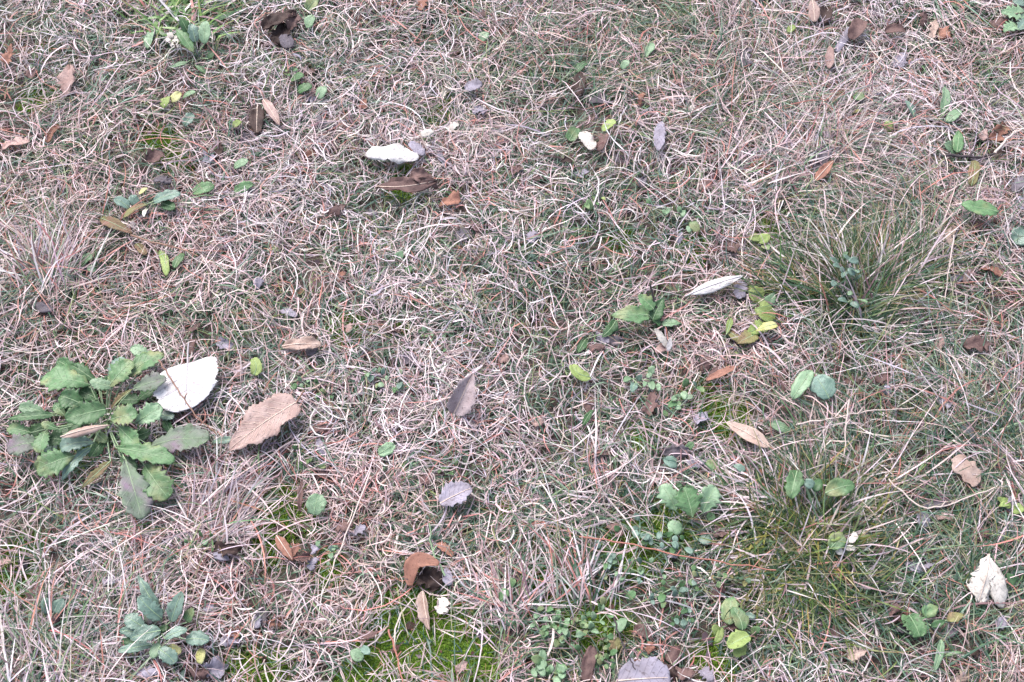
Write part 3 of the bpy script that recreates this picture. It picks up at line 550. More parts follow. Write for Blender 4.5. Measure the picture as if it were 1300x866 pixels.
weed('scalloped_weed', (670,285), [(690,262,660,150,94,'green',d(zb=.034,zt=.046)),(628,240,575,145,66,'pgreen',d(zb=.028,zt=.04)),(728,245,775,150,72,'pgreen',d(zb=.028,zt=.04)),(648,318,600,285,52,'pgreen',d(sh='round',zb=.016,zt=.02)),(740,272,770,250,34,'green',d(zb=.016,zt=.02)),
 (710,345,760,340,50,'bgreen',d(zb=.014,zt=.016)),(625,150,650,140,20,'dgreen',d(zb=.016,zt=.018))], 'scalloped three leaf weed with broad rounded green leaves', shape='obovate', teeth=5, tooth=.13, conv=ZR3, clear=1, wide=1.02)
ZG = lambda x, y: (640+x/2.885, 280+y/2.885)
weed('toothed_weed', (560,380), [(532,342,394,342,74,'green',d(zb=.034,zt=.036,sh='ovate')),(548,320,492,270,60,'green',d(zb=.03,zt=.036)),(545,360,585,280,56,'dgreen',d(zb=.022,zt=.03)),(410,360,360,420,44,'dgreen',d(zb=.018,zt=.016)),(580,375,650,372,40,'pgreen',d(zb=.016,zt=.018)),
 (300,430,270,480,40,'dgreen',d(zb=.012,zt=.012)),(540,350,570,385,30,'dgreen',d(zb=.02,zt=.018))], 'bright green toothed weed with one large oval leaf', shape='ovate', teeth=11, tooth=.05, conv=ZG, clear=1)
weed('weed_leaf', (747,480), [(749,478,726,463,18,'ygreen',d(side=.5,zb=.024,zt=.03))], 'curved yellow green leaf arching out of curled straw', conv=None, shape='strip', clear=1)
weed('weed_leaf', (322,480), [(321,473,320,452,15,'ygreen',d(side=-.35,zb=.022,zt=.026))], 'notched yellow green leaf beside straw and the big bleached leaf', shape='strip', clear=1)
weed('weed_leaf', (395,652), [(398,652,404,626,26,'pgreen',d(zb=.026,zt=.032,sh='round'))], 'round pale green leaf with a cream edge', clear=1)
weed('wilting_weed', (958,420), [(975,410,948,424,0.1+20,'ygreen'),(985,402,958,392,24,'ygreen'),(986,412,960,420,16,'yellow',d(zb=.03,zt=.03)),(960,424,936,436,22,'olive'),(966,380,952,362,20,'ygreen'),(980,390,962,382,18,'ygreen'),(972,386,984,372,14,'pgreen')], 'yellow green wilting weed with limp folded leaves', clear=.7)
weed('weed_sprout', (967,308), [(962,308,978,298,15,'ygreen'),(966,304,950,304,12,'ygreen'),(970,312,976,318,12,'green')], 'yellow green sprout above the wilting weed', clear=.95)
ZH = lambda x, y: (960+x/2.885, 280+y/2.885)
weed('weed_pair', (180,690), [(130,655,200,553,56,'pgreen',d(zb=.03,zt=.036,sh='elliptic')),(265,655,215,575,88,'bgreen',d(zb=.03,zt=.036,sh='round')),(120,772,45,745,40,'pgreen',d(sh='elliptic',zb=.02,zt=.022)),(165,862,145,830,36,'bgreen')], 'pair of pale green oval leaves with two lesser leaves below', conv=ZH, clear=1)
weed('blue_green_sprig', (355,290), [(352,165,318,128,26,'bgreen'),(372,148,335,150,28,'bgreen',d(zt=.062,zb=.056)),(300,170,268,140,24,'bgreen'),(305,175,280,170,28,'bgreen'),(318,200,305,175,28,'bgreen'),(335,178,362,200,30,'bgreen'),(330,190,312,212,24,'bgreen'),(345,185,372,195,24,'bgreen'),(318,150,335,120,20,'pgreen'),
 (350,262,335,272,20,'pgreen'),(345,300,378,318,24,'bgreen'),(372,290,405,302,20,'pgreen'),(335,300,300,290,24,'bgreen'),(360,220,385,205,22,'bgreen'),(290,225,275,240,24,'bgreen')], 'blue green sprig of small oval leaves inside the big grass tuft', conv=ZH, shape='elliptic', z=.055, clear=1)
ZR4 = lambda x, y: (960+x/2.885, 566+y/2.885)
weed('speckled_weed', (240,300), [(255,170,362,140,68,'green',d(zb=.05,zt=.05,sh='elliptic')),(150,90,125,195,64,'green',d(zb=.044,zt=.044,sh='elliptic')),(175,135,212,145,40,'bgreen',d(zb=.046,zt=.046,sh='round')),(215,165,240,120,44,'dgreen',d(zb=.04,zt=.04)),(295,225,290,250,34,'pgreen',d(zb=.024,zt=.024))], 'weed with an oval leaf with brown specks over the spiky tuft', conv=ZR4, clear=1)
weed('weed_leaf', (285,385), [(265,345,315,320,34,'ygreen',d(zb=.034,zt=.036)),(270,378,318,330,62,'green',d(zb=.032,zt=.036,sh='elliptic')),(250,385,235,370,26,'green'),(280,390,262,395,18,'green')], 'bright green hole eaten leaf in the spiky tuft beside cream petals', conv=ZR4, clear=1)
weed('lobed_weed', (600,640), [(560,620,600,700,84,'green',d(zb=.02,zt=.022,sh='round')),(610,620,665,590,50,'green',d(zb=.018,zt=.022)),(640,660,690,640,30,'dgreen'),(700,640,760,620,40,'olive')], 'lobed green weed low in dark litter', conv=ZR4, teeth=5, tooth=.15, clear=.95)
weed('weed_leaf', (680,740), [(678,710,650,830,34,'pgreen',d(sh='lance')),(690,770,760,755,16,'green',d(sh='lance'))], 'long pale green leaf hanging beside the lobed green weed', conv=ZR4, clear=.95)
weed('weed_leaf', (930,235), [(930,230,880,190,40,'ygreen'),(930,240,985,235,44,'ygreen'),(925,215,885,225,24,'ygreen')], 'bright yellow green pair of leaves near the papery tan leaf', conv=ZR4, clear=1)
weed('weed_leaf', (935,500), [(950,505,920,465,36,'green')], 'green leaf beside the tattered two lobed white leaf', conv=ZR4)
weed('weed_leaf', (1262,276), [(1265,272,1219,262,22,'green',d(zb=.03,zt=.034,side=.1))], 'bright green pointed leaf lying flat over brown litter', clear=1, shape='elliptic')
weed('torn_weed', (1296,30), [(1300,18,1270,16,22,'pgreen'),(1300,8,1284,4,18,'bgreen'),(1292,32,1274,40,18,'pgreen'),(1306,30,1292,38,20,'bgreen')], 'torn pale green weed among brown leaves', clear=1, teeth=4, tooth=.2)
weed('weed_leaf', (1208,190), [(1214,195,1217,166,14,'green'),(1212,192,1198,184,18,'pgreen')], 'two upright green leaves beside a grey twig', clear=.95)
for a in [(1194,150,1198,112,14,'pgreen','pale green spatula leaf in straw'),(1160,152,1148,130,12,'bgreen','bluish leaf lying in straw near a lime scrap'),(1200,156,1218,142,14,'pgreen','pale green slanting leaf with a blunt end'),(1130,168,1126,154,13,'ygreen','lime scrap of leaf upright in straw'),
 (1084,120,1098,124,14,'green','bright green round leaflet near leaning straw'),(1000,42,1009,33,11,'ygreen','small lime leaf beside the dark hollow'),(1232,238,1236,206,14,'olive','olive leaf upright above the pointed green leaf'),(1286,308,1304,296,30,'bgreen','grey green broad leaf under straw loops'),
 (1083,142,1094,138,10,'olive','olive round leaflet near leaning straw'),(820,75,828,56,12,'pgreen','pale green blade shaped leaf with square base'),(788,88,798,78,11,'pgreen','pale green notched leaflet in dense straw'),(732,94,744,82,12,'dgreen','dull green leaf in dense straw'),(722,180,732,164,18,'green','green leaf left of a cream scrap at the dark hole'.replace('left of','beside')),
 (764,172,781,160,15,'ygreen','yellowish leaf over the dark hole'),(610,50,620,38,14,'pgreen','pale green round leaf above pinkish scrap'),(390,38,398,22,15,'pgreen','pale green oval leaf beside the dark curled leaf'),(390,14,402,-2,16,'green','green toothed leaf over the dark curled leaf'),(370,104,386,96,16,'green','green leaflet beside a low litter hollow'),
 (378,116,396,108,14,'dgreen','dark leaflet beside a low litter hollow'),(404,124,412,108,15,'pgreen','pale oval leaf beside a low litter hollow'),(296,160,306,152,11,'ygreen','lime scrap beside the dark oval leaf'),(244,244,272,236,18,'green','smooth green oval leaf near the dull green weed'),(296,210,314,201,14,'pgreen','pale oval leaf near a lavender pair of scraps'),
 (296,240,320,230,14,'green','smooth green leaf lying in straw loops'),(205,136,216,122,16,'ygreen','lime crumpled leaf near a mossy strip'),(218,130,230,118,13,'yellow','pale yellow crumpled leaf near a mossy strip'),(232,124,248,116,13,'pgreen','wilted pale leaf near a mossy strip'),(234,160,246,146,14,'bgreen','bluish wilted leaf by the mossy strip'),
 (186,58,192,36,13,'pgreen','pale green leaf beside the dry flower head'),(128,277,168,296,16,'olive','olive leaf turning purple at the dull green weed'),(172,308,184,322,12,'olive','pale olive leaf in straw by the olive purple leaf'),(202,316,210,348,11,'ygreen','yellow olive narrow leaf hanging in straw'),(220,338,232,320,12,'green','green leaf upright in straw loops'),
 (102,336,116,322,15,'pgreen','pale green leaf beside the pale straw tuft'),(120,344,110,336,10,'pgreen','pale leaflet beside the pale straw tuft'),(480,574,500,562,16,'pgreen','pale green round leaf between straw curls'),(750,268,746,254,10,'green','tiny bright green leaf pair in straw'),(888,296,876,284,13,'green','bright green leaf pair near the yellow green sprout'),
 (868,572,880,562,10,'green','small clover like leaf near a slate strip'),(782,804,794,786,15,'pgreen','pale green upright leaf at the dark wire stem'),(796,762,806,752,12,'green','round leaflet above the chickweed mat'),(922,425,928,404,8,'ygreen','narrow lime leaf beside the wilting weed'),(740,540,752,520,8,'dgreen','dark narrow leaf in curled straw'),
 (632,762,644,750,14,'green','green leaf in moss near the folded tan leaf'),(646,744,654,736,12,'green','small green leaf in moss near straw'),(462,838,446,828,16,'pgreen','pale green leaf low in straw at the mossy bank'),(458,824,470,832,12,'bgreen','bluish leaf low in straw at the mossy bank'),(505,332,512,320,13,'pgreen','pale leaf half hidden in curls near red straw'),
 (516,350,523,340,9,'green','small green leaf half hidden in curls'),(1155,800,1146,780,10,'green','narrow green leaf near the lobed weed'),(925,420,945,440,14,'olive','olive leaf under the wilting weed'),(268,560,300,556,10,'bgreen','small bluish leaf under the pale reddish tan leaf'),(945,600,930,592,10,'bgreen','small bluish leaf by the pointed tan leaf'),
 (860,592,842,584,16,'bgreen','bluish leaf near a lavender scrap above the scalloped weed'),(910,596,896,588,12,'green','green leaflet near a lavender scrap above the scalloped weed')]:
    sh = ['elliptic', 'ovate', 'round', 'obovate'][int(a[0]+a[1]) % 4]
    weed('weed_leaf', (a[0], a[1]+3), [(a[0], a[1], a[2], a[3], a[4], a[5], d(sh=sh))], a[6], clear=.78, z=.02)
ZA = lambda x, y: (100+x/5.417, y/5.417)
weed('broadleaf_weed', (800,400), [(785,350,665,190,80,'green',d(zb=.024,zt=.034,sh='lance')),(760,230,700,115,72,'dgreen',d(zb=.03,zt=.044)),(800,280,770,155,80,'bgreen',d(zb=.028,zt=.04)),(860,290,870,130,90,'pgreen',d(zb=.028,zt=.042,sh='elliptic')),(745,410,620,450,36,'pgreen',d(sh='lance',zb=.02,zt=.018)),(890,400,930,350,60,'dgreen',d(zb=.014,zt=.018)),(800,445,875,505,34,'green',d(sh='lance',zb=.016,zt=.012))],
 'broadleaf weed with long leaves beside a dry flower head', conv=ZA, shape='elliptic', clear=1)
ZA1 = lambda x, y: (x/2.885, y/2.885)
weed('low_weed', (520,760), [(470,760,415,725,42,'bgreen'),(500,750,480,710,42,'bgreen'),(560,735,660,705,50,'bgreen',d(zb=.024,zt=.03)),(535,745,450,795,38,'olive'),(590,740,640,760,40,'dgreen'),(540,690,510,715,16,'yellow'),(540,760,525,790,16,'cream')], 'dull green low weed with a yellowing leaf', conv=ZA1, shape='elliptic', clear=.95)
weed('weed_leaf', (64,785), [(62,776,52,756,20,'bgreen'),(66,776,78,758,20,'bgreen')], 'pale forked leaf with a dark berry in front', clear=1)

# creeping plants: runners with small round leaves, each leaf a part
def creeper(name, pts, n_, size, cols, label, spread=9, seed=1, z=.02):
    r = np.random.default_rng(seed); P = np.array(pts, float); t = np.linspace(0, len(P)-1.001, n_); lv = []
    for k, tt in enumerate(t):
        i = int(tt); p_ = P[i]+(P[i+1]-P[i])*(tt-i); dr = (P[i+1]-P[i])/np.linalg.norm(P[i+1]-P[i]); nn = np.array([-dr[1], dr[0]])*(1 if k % 2 else -1)
        p_ = p_+r.normal(0, spread*.62, 2); a = nn*r.uniform(.7, 1)+dr*r.normal(0, .5); a /= np.linalg.norm(a); s = size*r.uniform(.5, 1.0)
        lv.append((*(p_+a*1), *(p_+a*(1+s)), s*r.uniform(.7, .95), cols[r.integers(len(cols))]))
    rt = weed(name, tuple(P[0]), lv, label, 'weed', None, z=z, shape='elliptic', petiole=False, clear=.62)
    Q = [at(a, b, z*.72) for a, b in pts]; Q = [q_+np.array([0, 0, ground(q_[0], q_[1])]) for q_ in Q]; C0 = np.array(rt.location)
    q0 = Q[0].copy(); q0[2] = C0[2]; fine = []
    W_ = [q0]+Q
    for i in range(len(W_)-1):
        for f_ in np.linspace(0, 1, 5)[:-1]: fine.append(W_[i]*(1-f_)+W_[i+1]*f_)
    fine.append(W_[-1]); v, q2, u2 = tube(np.array(fine)-C0, .0008, .0006, 4); link('runner', mesh_np('runner', v, q2, M_RIB_PALE, uv=u2), rt)
    return rt
creeper('creeping_weed', [(815,490),(803,478),(820,480),(836,480)], 8, 13, ['bgreen','pgreen'], 'creeping weed with round pale leaves below the split white leaf', 5, 3, .028)
creeper('creeping_weed', [(852,530),(860,512),(868,496),(884,490)], 11, 12, ['bgreen','green','pgreen'], 'creeping weed with round leaves climbing beside green moss', 8, 4, .024)
creeper('creeping_weed', [(368,484),(378,478),(395,490),(414,498),(408,510)], 16, 9, ['green','pgreen'], 'creeping weed with tiny leaves above the large pale reddish tan leaf', 8, 5, .02)
creeper('creeping_weed', [(462,472),(480,480),(500,486),(520,492)], 15, 10, ['pgreen','green','bgreen'], 'creeping weed with tiny pale leaves between straw curls', 8, 6, .02)
creeper('creeping_weed', [(535,424),(548,424),(552,434),(575,438)], 8, 9, ['pgreen','green'], 'creeping weed with few tiny leaves in curled straw', 8, 7, .018)
creeper('creeping_weed', [(380,578),(390,582),(404,586),(392,600)], 8, 9, ['green'], 'creeping weed with tiny bright leaves over the mossy strip', 6, 8, .018)
creeper('creeping_weed', [(403,692),(415,698),(428,704),(420,712)], 8, 9, ['bgreen','pgreen'], 'creeping weed with bluish leaves near the forked orange leaf', 6, 9, .018)
creeper('chickweed', [(690,782),(698,800),(716,806),(736,812),(752,800)], 34, 12, ['pgreen','green','pgreen'], 'chickweed with crowded pale leaves near mossy straw', 13, 10, .022)
creeper('chickweed', [(700,780),(712,792),(735,790),(760,792),(770,780)], 24, 11, ['green','pgreen'], 'chickweed runner behind the crowded pale chickweed', 12, 11, .018)
creeper('chickweed', [(682,850),(692,846),(700,858),(716,850)], 16, 16, ['green','pgreen'], 'chickweed with larger leaves beside a red straw fan', 10, 12, .02)
creeper('chickweed', [(750,845),(765,838),(780,830),(775,818)], 18, 11, ['green'], 'chickweed beside the long violet brown strip', 12, 13, .018)
creeper('clover_patch', [(745,712),(765,716),(790,718),(815,730),(838,735)], 34, 11, ['green','pgreen','bgreen'], 'patch of small green round leaves under thin straw stems', 14, 14, .02)
creeper('clover_patch', [(800,685),(818,676),(845,690),(868,690)], 20, 12, ['bgreen','bgreen','dgreen'], 'patch of bluish round leaves in front of the scalloped weed', 14, 15, .022)
creeper('clover_patch', [(830,760),(846,752),(868,742),(880,735)], 16, 12, ['bgreen','green'], 'patch of bluish round leaves at the lavender scraps', 12, 16, .022)
creeper('clover_patch', [(905,735),(918,730),(935,738),(950,745)], 16, 9, ['green','olive','pgreen'], 'small leaved creeper beside the short spiky tuft', 8, 17, .026)
creeper('clover_patch', [(865,755),(875,780),(868,800),(855,790)], 12, 10, ['bgreen','dgreen'], 'bluish leaflets below the bluish round leaf patches', 10, 18, .02)
creeper('creeping_weed', [(240,688),(255,686),(268,684),(280,682)], 9, 9, ['pgreen','green'], 'small pale weed at the leaning straw tuft', 5, 19, .022)
creeper('creeping_weed', [(560,590),(566,600),(575,596)], 5, 8, ['green'], 'tiny green sprout above the creased lavender leaf', 5, 20, .016)
creeper('creeping_weed', [(742,262),(752,258),(760,250)], 6, 9, ['green','ygreen'], 'tiny bright sprout in straight straw', 5, 21, .02)
creeper('creeping_weed', [(830,268),(850,272),(870,280)], 8, 10, ['green','pgreen'], 'sparse green sprout beside bright leaf pair', 7, 22, .018)
creeper('creeping_weed', [(208,702),(218,698),(222,712)], 6, 9, ['bgreen'], 'tiny bluish sprout above the small leaf rosette', 5, 23, .016)
creeper('creeping_weed', [(372,98),(366,90),(358,90)], 6, 9, ['green'], 'tiny green sprout at the litter hollow', 5, 24, .018)
Z3b = lambda x, y: (640+x/2.885, 566+y/2.885)
weed('lime_weed', (840,660), [(820,660,830,560,70,'green',d(zb=.02,zt=.02)),(870,680,830,600,60,'green',d(zb=.024,zt=.024)),(780,700,765,660,40,'ygreen',d(zb=.024,zt=.03)),(795,670,770,725,30,'ygreen',d(zb=.024,zt=.026)),(895,700,815,740,66,'ygreen',d(zb=.03,zt=.03,fold=.4)),(880,730,840,775,50,'ygreen',d(zb=.024,zt=.024)),(900,690,935,670,30,'green'),(880,620,920,630,24,'bgreen')], 'folded lime green weed under a brown scrap', conv=Z3b, shape='elliptic', clear=.97)

# a dry flower head, a berry, petals, stems and twigs
r = np.random.default_rng(77); P = at(218,48,.03); C0 = P.copy(); C0[2] = ground(P[0], P[1])
fh = link('dry_flower', None, loc=C0)
for k in range(13):
    a = k/13*6.283; L = r.uniform(.006, .011); v, q, uv, _ = leaf_sheet(L, .004, 'lance', (.9, -.6), .8, 0, .15, seed=k, nu=6, nv=4)
    ob = link('petal', mesh_np('petal', v, q, LM['cream'][1], uv=uv), fh, (math.cos(a)*.002, math.sin(a)*.002, .03+r.uniform(-.003, .003))); ob.rotation_euler = (0, 0, a+r.normal(0, .3))
v, q, uv = tube([(.004, -.008, 0), (.003, -.004, .012), (.001, -.001, .024), (0, 0, .031)], .001, .0008); link('stalk', mesh_np('stalk', v, q, M_STALK, uv=uv), fh)
tag(fh, 'dry cream flower head with shrivelled petals beside broad leaves', 'flower'); FOOT.append((P-.004, P+.004, .008, .02, .9))
P = at(69,784,.02); g = ground(P[0], P[1]); a = np.linspace(0, math.pi, 9); pr = np.stack([np.zeros(9), np.zeros(9), -np.cos(a)], 1)
th = np.arange(12)/12*6.283; rr = .0052*(np.sin(a)+.02); V = np.stack([rr[:, None]*np.cos(th), rr[:, None]*np.sin(th), np.repeat((-.0048*np.cos(a))[:, None], 12, 1)], -1).reshape(-1, 3)
i = np.arange(8)[:, None]*12+np.arange(12)[None]; j = np.arange(8)[:, None]*12+(np.arange(12)[None]+1) % 12
ob = link('berry', None, loc=P+np.array([0, 0, g])); link('fruit', mesh_np('fruit', V, np.stack([i, j, j+12, i+12], -1).reshape(-1, 4), M_BERRY, uv=np.zeros((len(V), 2))), ob)
v, q, uv = tube([(0, 0, .004), (.001, .002, .007), (.003, .004, .008)], .0008, .0005); link('stalk', mesh_np('stalk', v, q, M_STALK, uv=uv), ob)
tag(ob, 'dark shiny berry in front of the pale forked leaf', 'berry'); FOOT.append((P-.002, P+.002, .006, .012, 1))
P = at(1072,696,.03); C0 = P.copy(); C0[2] = ground(P[0], P[1]); fl = link('flower_scrap', None, loc=C0)
for k, (dx, dy, L) in enumerate([(0, 0, .011), (.006, .006, .010), (.012, .008, .009), (-.003, -.006, .008)]):
    v, q, uv, _ = leaf_sheet(L, .007, 'round', (.5, -.5), -.9, 0, .12, seed=k+40, nu=8, nv=4); ob = link('petal', mesh_np('petal', v, q, LM['cream'][1], uv=uv), fl, (dx, dy, .028)); ob.rotation_euler = (0, 0, k*.8)
v, q, uv = tube([(.004, 0, 0), (.003, 0, .014), (.004, .003, .029)], .0009, .0007); link('stalk', mesh_np('stalk', v, q, M_STALK, uv=uv), fl)
tag(fl, 'cluster of cream petals in the short spiky tuft', 'flower'); FOOT.append((P-.006, P+.01, .006, .026, 1))

def stem(name, pts, rad, mat, label, cat='stem', z=(.03, .03), fork=None):
    n_ = len(pts); zs = np.linspace(z[0], z[1], n_); Q = []
    for (a, b), zz in zip(pts, zs): p_ = at(a, b, zz); p_[2] += ground(p_[0], p_[1]); Q.append(p_)
    Q = np.array(Q); t = np.linspace(0, n_-1, 5*(n_-1)+1); F = np.stack([np.interp(t, np.arange(n_), Q[:, k]) for k in range(3)], 1)
    for _ in range(3): F[1:-1] = (F[:-2]+2*F[1:-1]+F[2:])/4
    C0 = F[0].copy(); F = F-C0; s = nseed(); rr = np.random.default_rng(s); F[1:-1] += rr.normal(0, .0006, F[1:-1].shape)
    v, q, uv = tube(F, rad, rad*.6, 6); ob = link(name, None, loc=C0); link('stalk', mesh_np('stalk', v, q, mat, uv=uv), ob)
    k = len(F)//2; e = F[k]+np.array([.004, .005, .004]); v, q, uv = tube([F[k], (F[k]+e)/2+np.array([0, 0, .001]), e], rad*.9, rad*.4, 5); link('leaf_sheath', mesh_np('leaf_sheath', v, q, mat, uv=uv), ob)
    tag(ob, label, cat, 'stems lying in the grass'); return ob
stem('fallen_twig', [(200,455),(215,478),(232,505),(252,530),(274,550)], .0010, M_STALK, 'thin brown stem lying across the big bleached white leaf', z=(.044,.03))
stem('fallen_twig', [(494,800),(500,820),(507,845),(512,868)], .0011, M_REDSTEM, 'thin red stem crossing the mossy bank')
stem('twig', [(1195,199),(1215,198),(1240,202),(1262,196)], .0020, M_DARKSTEM, 'grey twig lying beside two upright green leaves', 'twig', z=(.02,.02))
stem('twig', [(1262,196),(1275,180),(1288,168),(1300,164)], .0018, M_STRAW, 'pale curved twig running out from brown litter', 'twig', z=(.024,.03))
stem('dark_stem', [(826,360),(830,378),(836,398)], .0012, M_DARKSTEM, 'dark upright stem behind the bright green toothed weed', z=(.05,.02))
stem('dark_stem', [(779,785),(786,810),(796,832),(806,852)], .0010, M_DARKSTEM, 'dark wire like stalk leading to the broad lavender leaf', z=(.046,.034))
stem('straw_stalk', [(1128,608),(1170,650),(1210,640),(1262,620)], .0010, M_STRAW, 'long straw stalk curving past the papery tan leaf', z=(.03,.036))
stem('straw_stalk', [(735,683),(790,690),(860,705),(930,716),(985,724)], .0010, M_REDSTEM, 'long reddish straw stalk crossing the bluish leaf patches', z=(.034,.04))
stem('straw_stalk', [(1010,540),(1060,532),(1110,520),(1160,518)], .0010, M_STRAW, 'pale straw stalk lying near the pair of oval leaves', z=(.034,.03))
stem('straw_stalk', [(1078,508),(1073,540),(1071,580)], .0010, M_STRAW, 'upright pale straw stalk above the weed with the specked leaf', z=(.05,.034))
stem('straw_stalk', [(165,297),(190,305),(225,312),(250,322)], .0012, M_STALK, 'brown straw stalk running from the olive purple leaf', z=(.03,.03))
stem('straw_stalk', [(110,200),(135,172),(165,150)], .0009, M_STRAW, 'thin straw stalk below the crumpled lime leaf', z=(.03,.04))
stem('straw_stalk', [(565,566+480/2.885),(548,700),(545,665)], .0011, M_RIB_PALE, 'green stalk rising behind the hooked orange leaf', z=(.02,.05))
stem('straw_stalk', [(1210,300),(1204,340),(1200,380)], .0010, M_STRAW, 'tall pale stalk at the edge of the big grass tuft', z=(.05,.03))
stem('straw_stalk', [(470,566+90/2.885),(430,700),(408,760)], .0009, M_STRAW, 'thin straw stalk trailing over bluish leaflets', z=(.03,.03))

# ------------------------------------------------------------------ grass tufts, each a thing
def tuft(px, py, n_, L, yaw, spread, pit, label, mix=(.7, .3), width=(.0014, .0026), rootr=.02, K=9, k1=.5, pal=None, palw=None, seed=1, top=.12, name='grass_tuft', droop=.9):
    r = np.random.default_rng(seed); P = at(px, py, 0); root = link(name, None, loc=(P[0], P[1], ground(P[0], P[1])))
    for part, share, pl, wt, mt in (('green_blades', mix[0], pal or GRN, palw or GRNW, M_GREEN), ('dry_blades', mix[1], DRY, DRYW, M_DRY)):
        m_ = int(n_*share)
        if m_ < 3: continue
        ya = yaw+r.uniform(-spread, spread, m_); rt = r.normal(0, rootr, (m_, 2))+.4*rootr*np.stack([np.cos(ya), np.sin(ya)], 1)
        if part[0] == 'd': ya = ya+r.normal(0, .4, m_)
        p0 = r.uniform(pit[0], pit[1], m_); t = pick(pl, wt, m_, r=r)
        tip = np.where((r.uniform(0, 1, m_) < .35)[:, None], pick([(178,130,92),(206,182,160),(160,144,84)], [.4,.4,.2], m_, r=r), t) if part[0] == 'g' else t
        C, S = blades(rt, ya, p0, p0-r.uniform(.2, 1., m_)*droop*2, r.normal(0, k1, m_), r.normal(0, k1*.6, m_), r.uniform(L[0], L[1], m_), r.uniform(*width, m_)*(1 if part[0] == 'g' else .75), t, K=K,
                      floor=r.uniform(.004, .02, m_), top=top, twist=r.normal(0, .5, m_), taper=.85 if part[0] == 'g' else .4, zg=1)
        gx = ground(C[..., 0]+P[0], C[..., 1]+P[1])-ground(P[0], P[1]); C[..., 2] += gx
        ob = link(part, blade_mesh(part, C, S, t, tip, mt), root); ob['kind'] = 'stuff'
    tag(root, label, 'grass', 'grass tufts in the lawn'); return root
DG = [(62,92,58),(50,76,52),(82,110,64),(104,124,70),(90,118,92),(140,134,72)]; DGW = [.3,.28,.18,.08,.12,.04]
BG = [(116,156,82),(96,136,72),(140,174,100),(84,118,80)]; BGW = [.3,.3,.2,.2]
tuft(1088,388,1300,(.045,.11),1.45,1.6,(.35,1.3),'big dark green grass tuft fanning out around a blue green sprig',(.8,.2),pal=DG,palw=DGW,rootr=.024,seed=2,k1=.35)
tuft(1015,385,300,(.05,.10),2.6,1.1,(.3,1.0),'dark green fan of grass joining the big tuft and wilting weed',(.76,.24),pal=DG,palw=DGW,rootr=.018,seed=3,k1=.35)
tuft(1140,360,300,(.05,.11),.9,.9,(.3,1.0),'straw streaked fan of grass leaning from the big tuft',(.72,.28),pal=DG,palw=DGW,rootr=.018,seed=4,k1=.35)
tuft(1015,715,1700,(.03,.075),1.6,3.14,(.3,1.3),'short spiky dark green tuft with cropped blade ends',(.88,.12),pal=[(84,108,52),(62,88,50),(112,128,60),(50,74,46),(150,144,70)],palw=[.25,.33,.1,.25,.07],rootr=.028,width=(.0014,.0028),seed=5,k1=.3)
tuft(1040,660,420,(.05,.10),1.4,1.2,(.4,1.2),'slender green tuft behind the short spiky tuft',(.7,.3),pal=DG,palw=DGW,rootr=.022,seed=6,k1=.3)
tuft(975,655,340,(.05,.09),3.0,1.2,(.2,.9),'low green tuft spreading toward the scalloped weed',(.5,.5),pal=DG,palw=DGW,rootr=.02,seed=7,k1=.4)
tuft(232,34,170,(.03,.08),1.6,1.7,(.3,1.2),'bright green broad grass tuft above the broadleaf weed',(.85,.15),pal=BG,palw=BGW,width=(.003,.006),rootr=.022,seed=8,k1=.3)
tuft(1186,-4,150,(.07,.10),-1.1,.5,(.0,.35),'striped green grass tuft hanging over brown leaves',(.8,.2),width=(.002,.0036),rootr=.01,seed=9,k1=.2)
tuft(1200,-2,60,(.08,.12),-.12,.25,(.0,.3),'flat green spray of grass reaching to the torn weed',(.75,.25),width=(.0016,.003),rootr=.01,seed=10,k1=.2)
tuft(66,372,190,(.06,.11),1.5,.9,(.5,1.2),'pale straw tuft standing upright with a few green blades',(.2,.8),pal=[(150,170,140),(124,146,120)],palw=[.5,.5],rootr=.016,seed=11,k1=.25)
tuft(262,690,210,(.05,.09),1.1,.8,(.4,1.1),'leaning straw tuft beside the mossy strip',(.05,.95),rootr=.02,seed=12,k1=.3)
tuft(50,872,230,(.06,.11),1.5,.9,(.4,1.2),'thin straw and green tuft standing beside the small rosette',(.35,.65),pal=[(124,150,112),(104,130,98),(150,168,140)],palw=[.4,.3,.3],rootr=.03,seed=13,k1=.25)
tuft(735,770,90,(.05,.085),1.6,.7,(.5,1.2),'straight straw tuft rising behind the chickweed',(.3,.7),rootr=.014,seed=14,k1=.25)
tuft(560,690,110,(.035,.06),1.9,1.5,(.4,1.2),'dark green tuft between the creased and hooked leaves',(.7,.3),pal=[(76,98,84),(60,82,70)],palw=[.5,.5],rootr=.014,seed=15,k1=.4)
tuft(650,785,110,(.05,.085),1.6,1.3,(.3,1.0),'straw fan over moss beside the hooked orange leaf',(.15,.85),rootr=.012,seed=16,k1=.3)
tuft(1010,215,150,(.05,.10),1.2,.9,(.3,1.0),'tall straw tuft behind the leaning tan leaf',(.2,.8),rootr=.024,seed=17,k1=.25)
tuft(940,240,150,(.05,.10),.8,.6,(.2,.8),'long swept straw tuft leaning over a dark hollow',(.2,.8),rootr=.03,seed=18,k1=.25)
tuft(120,150,26,(.07,.13),.85,.4,(.3,.9),'long thin green blades reaching over straw near a mossy spot',(.6,.4),rootr=.012,seed=19,k1=.15,pal=[(120,152,128),(140,166,150)],palw=[.5,.5])

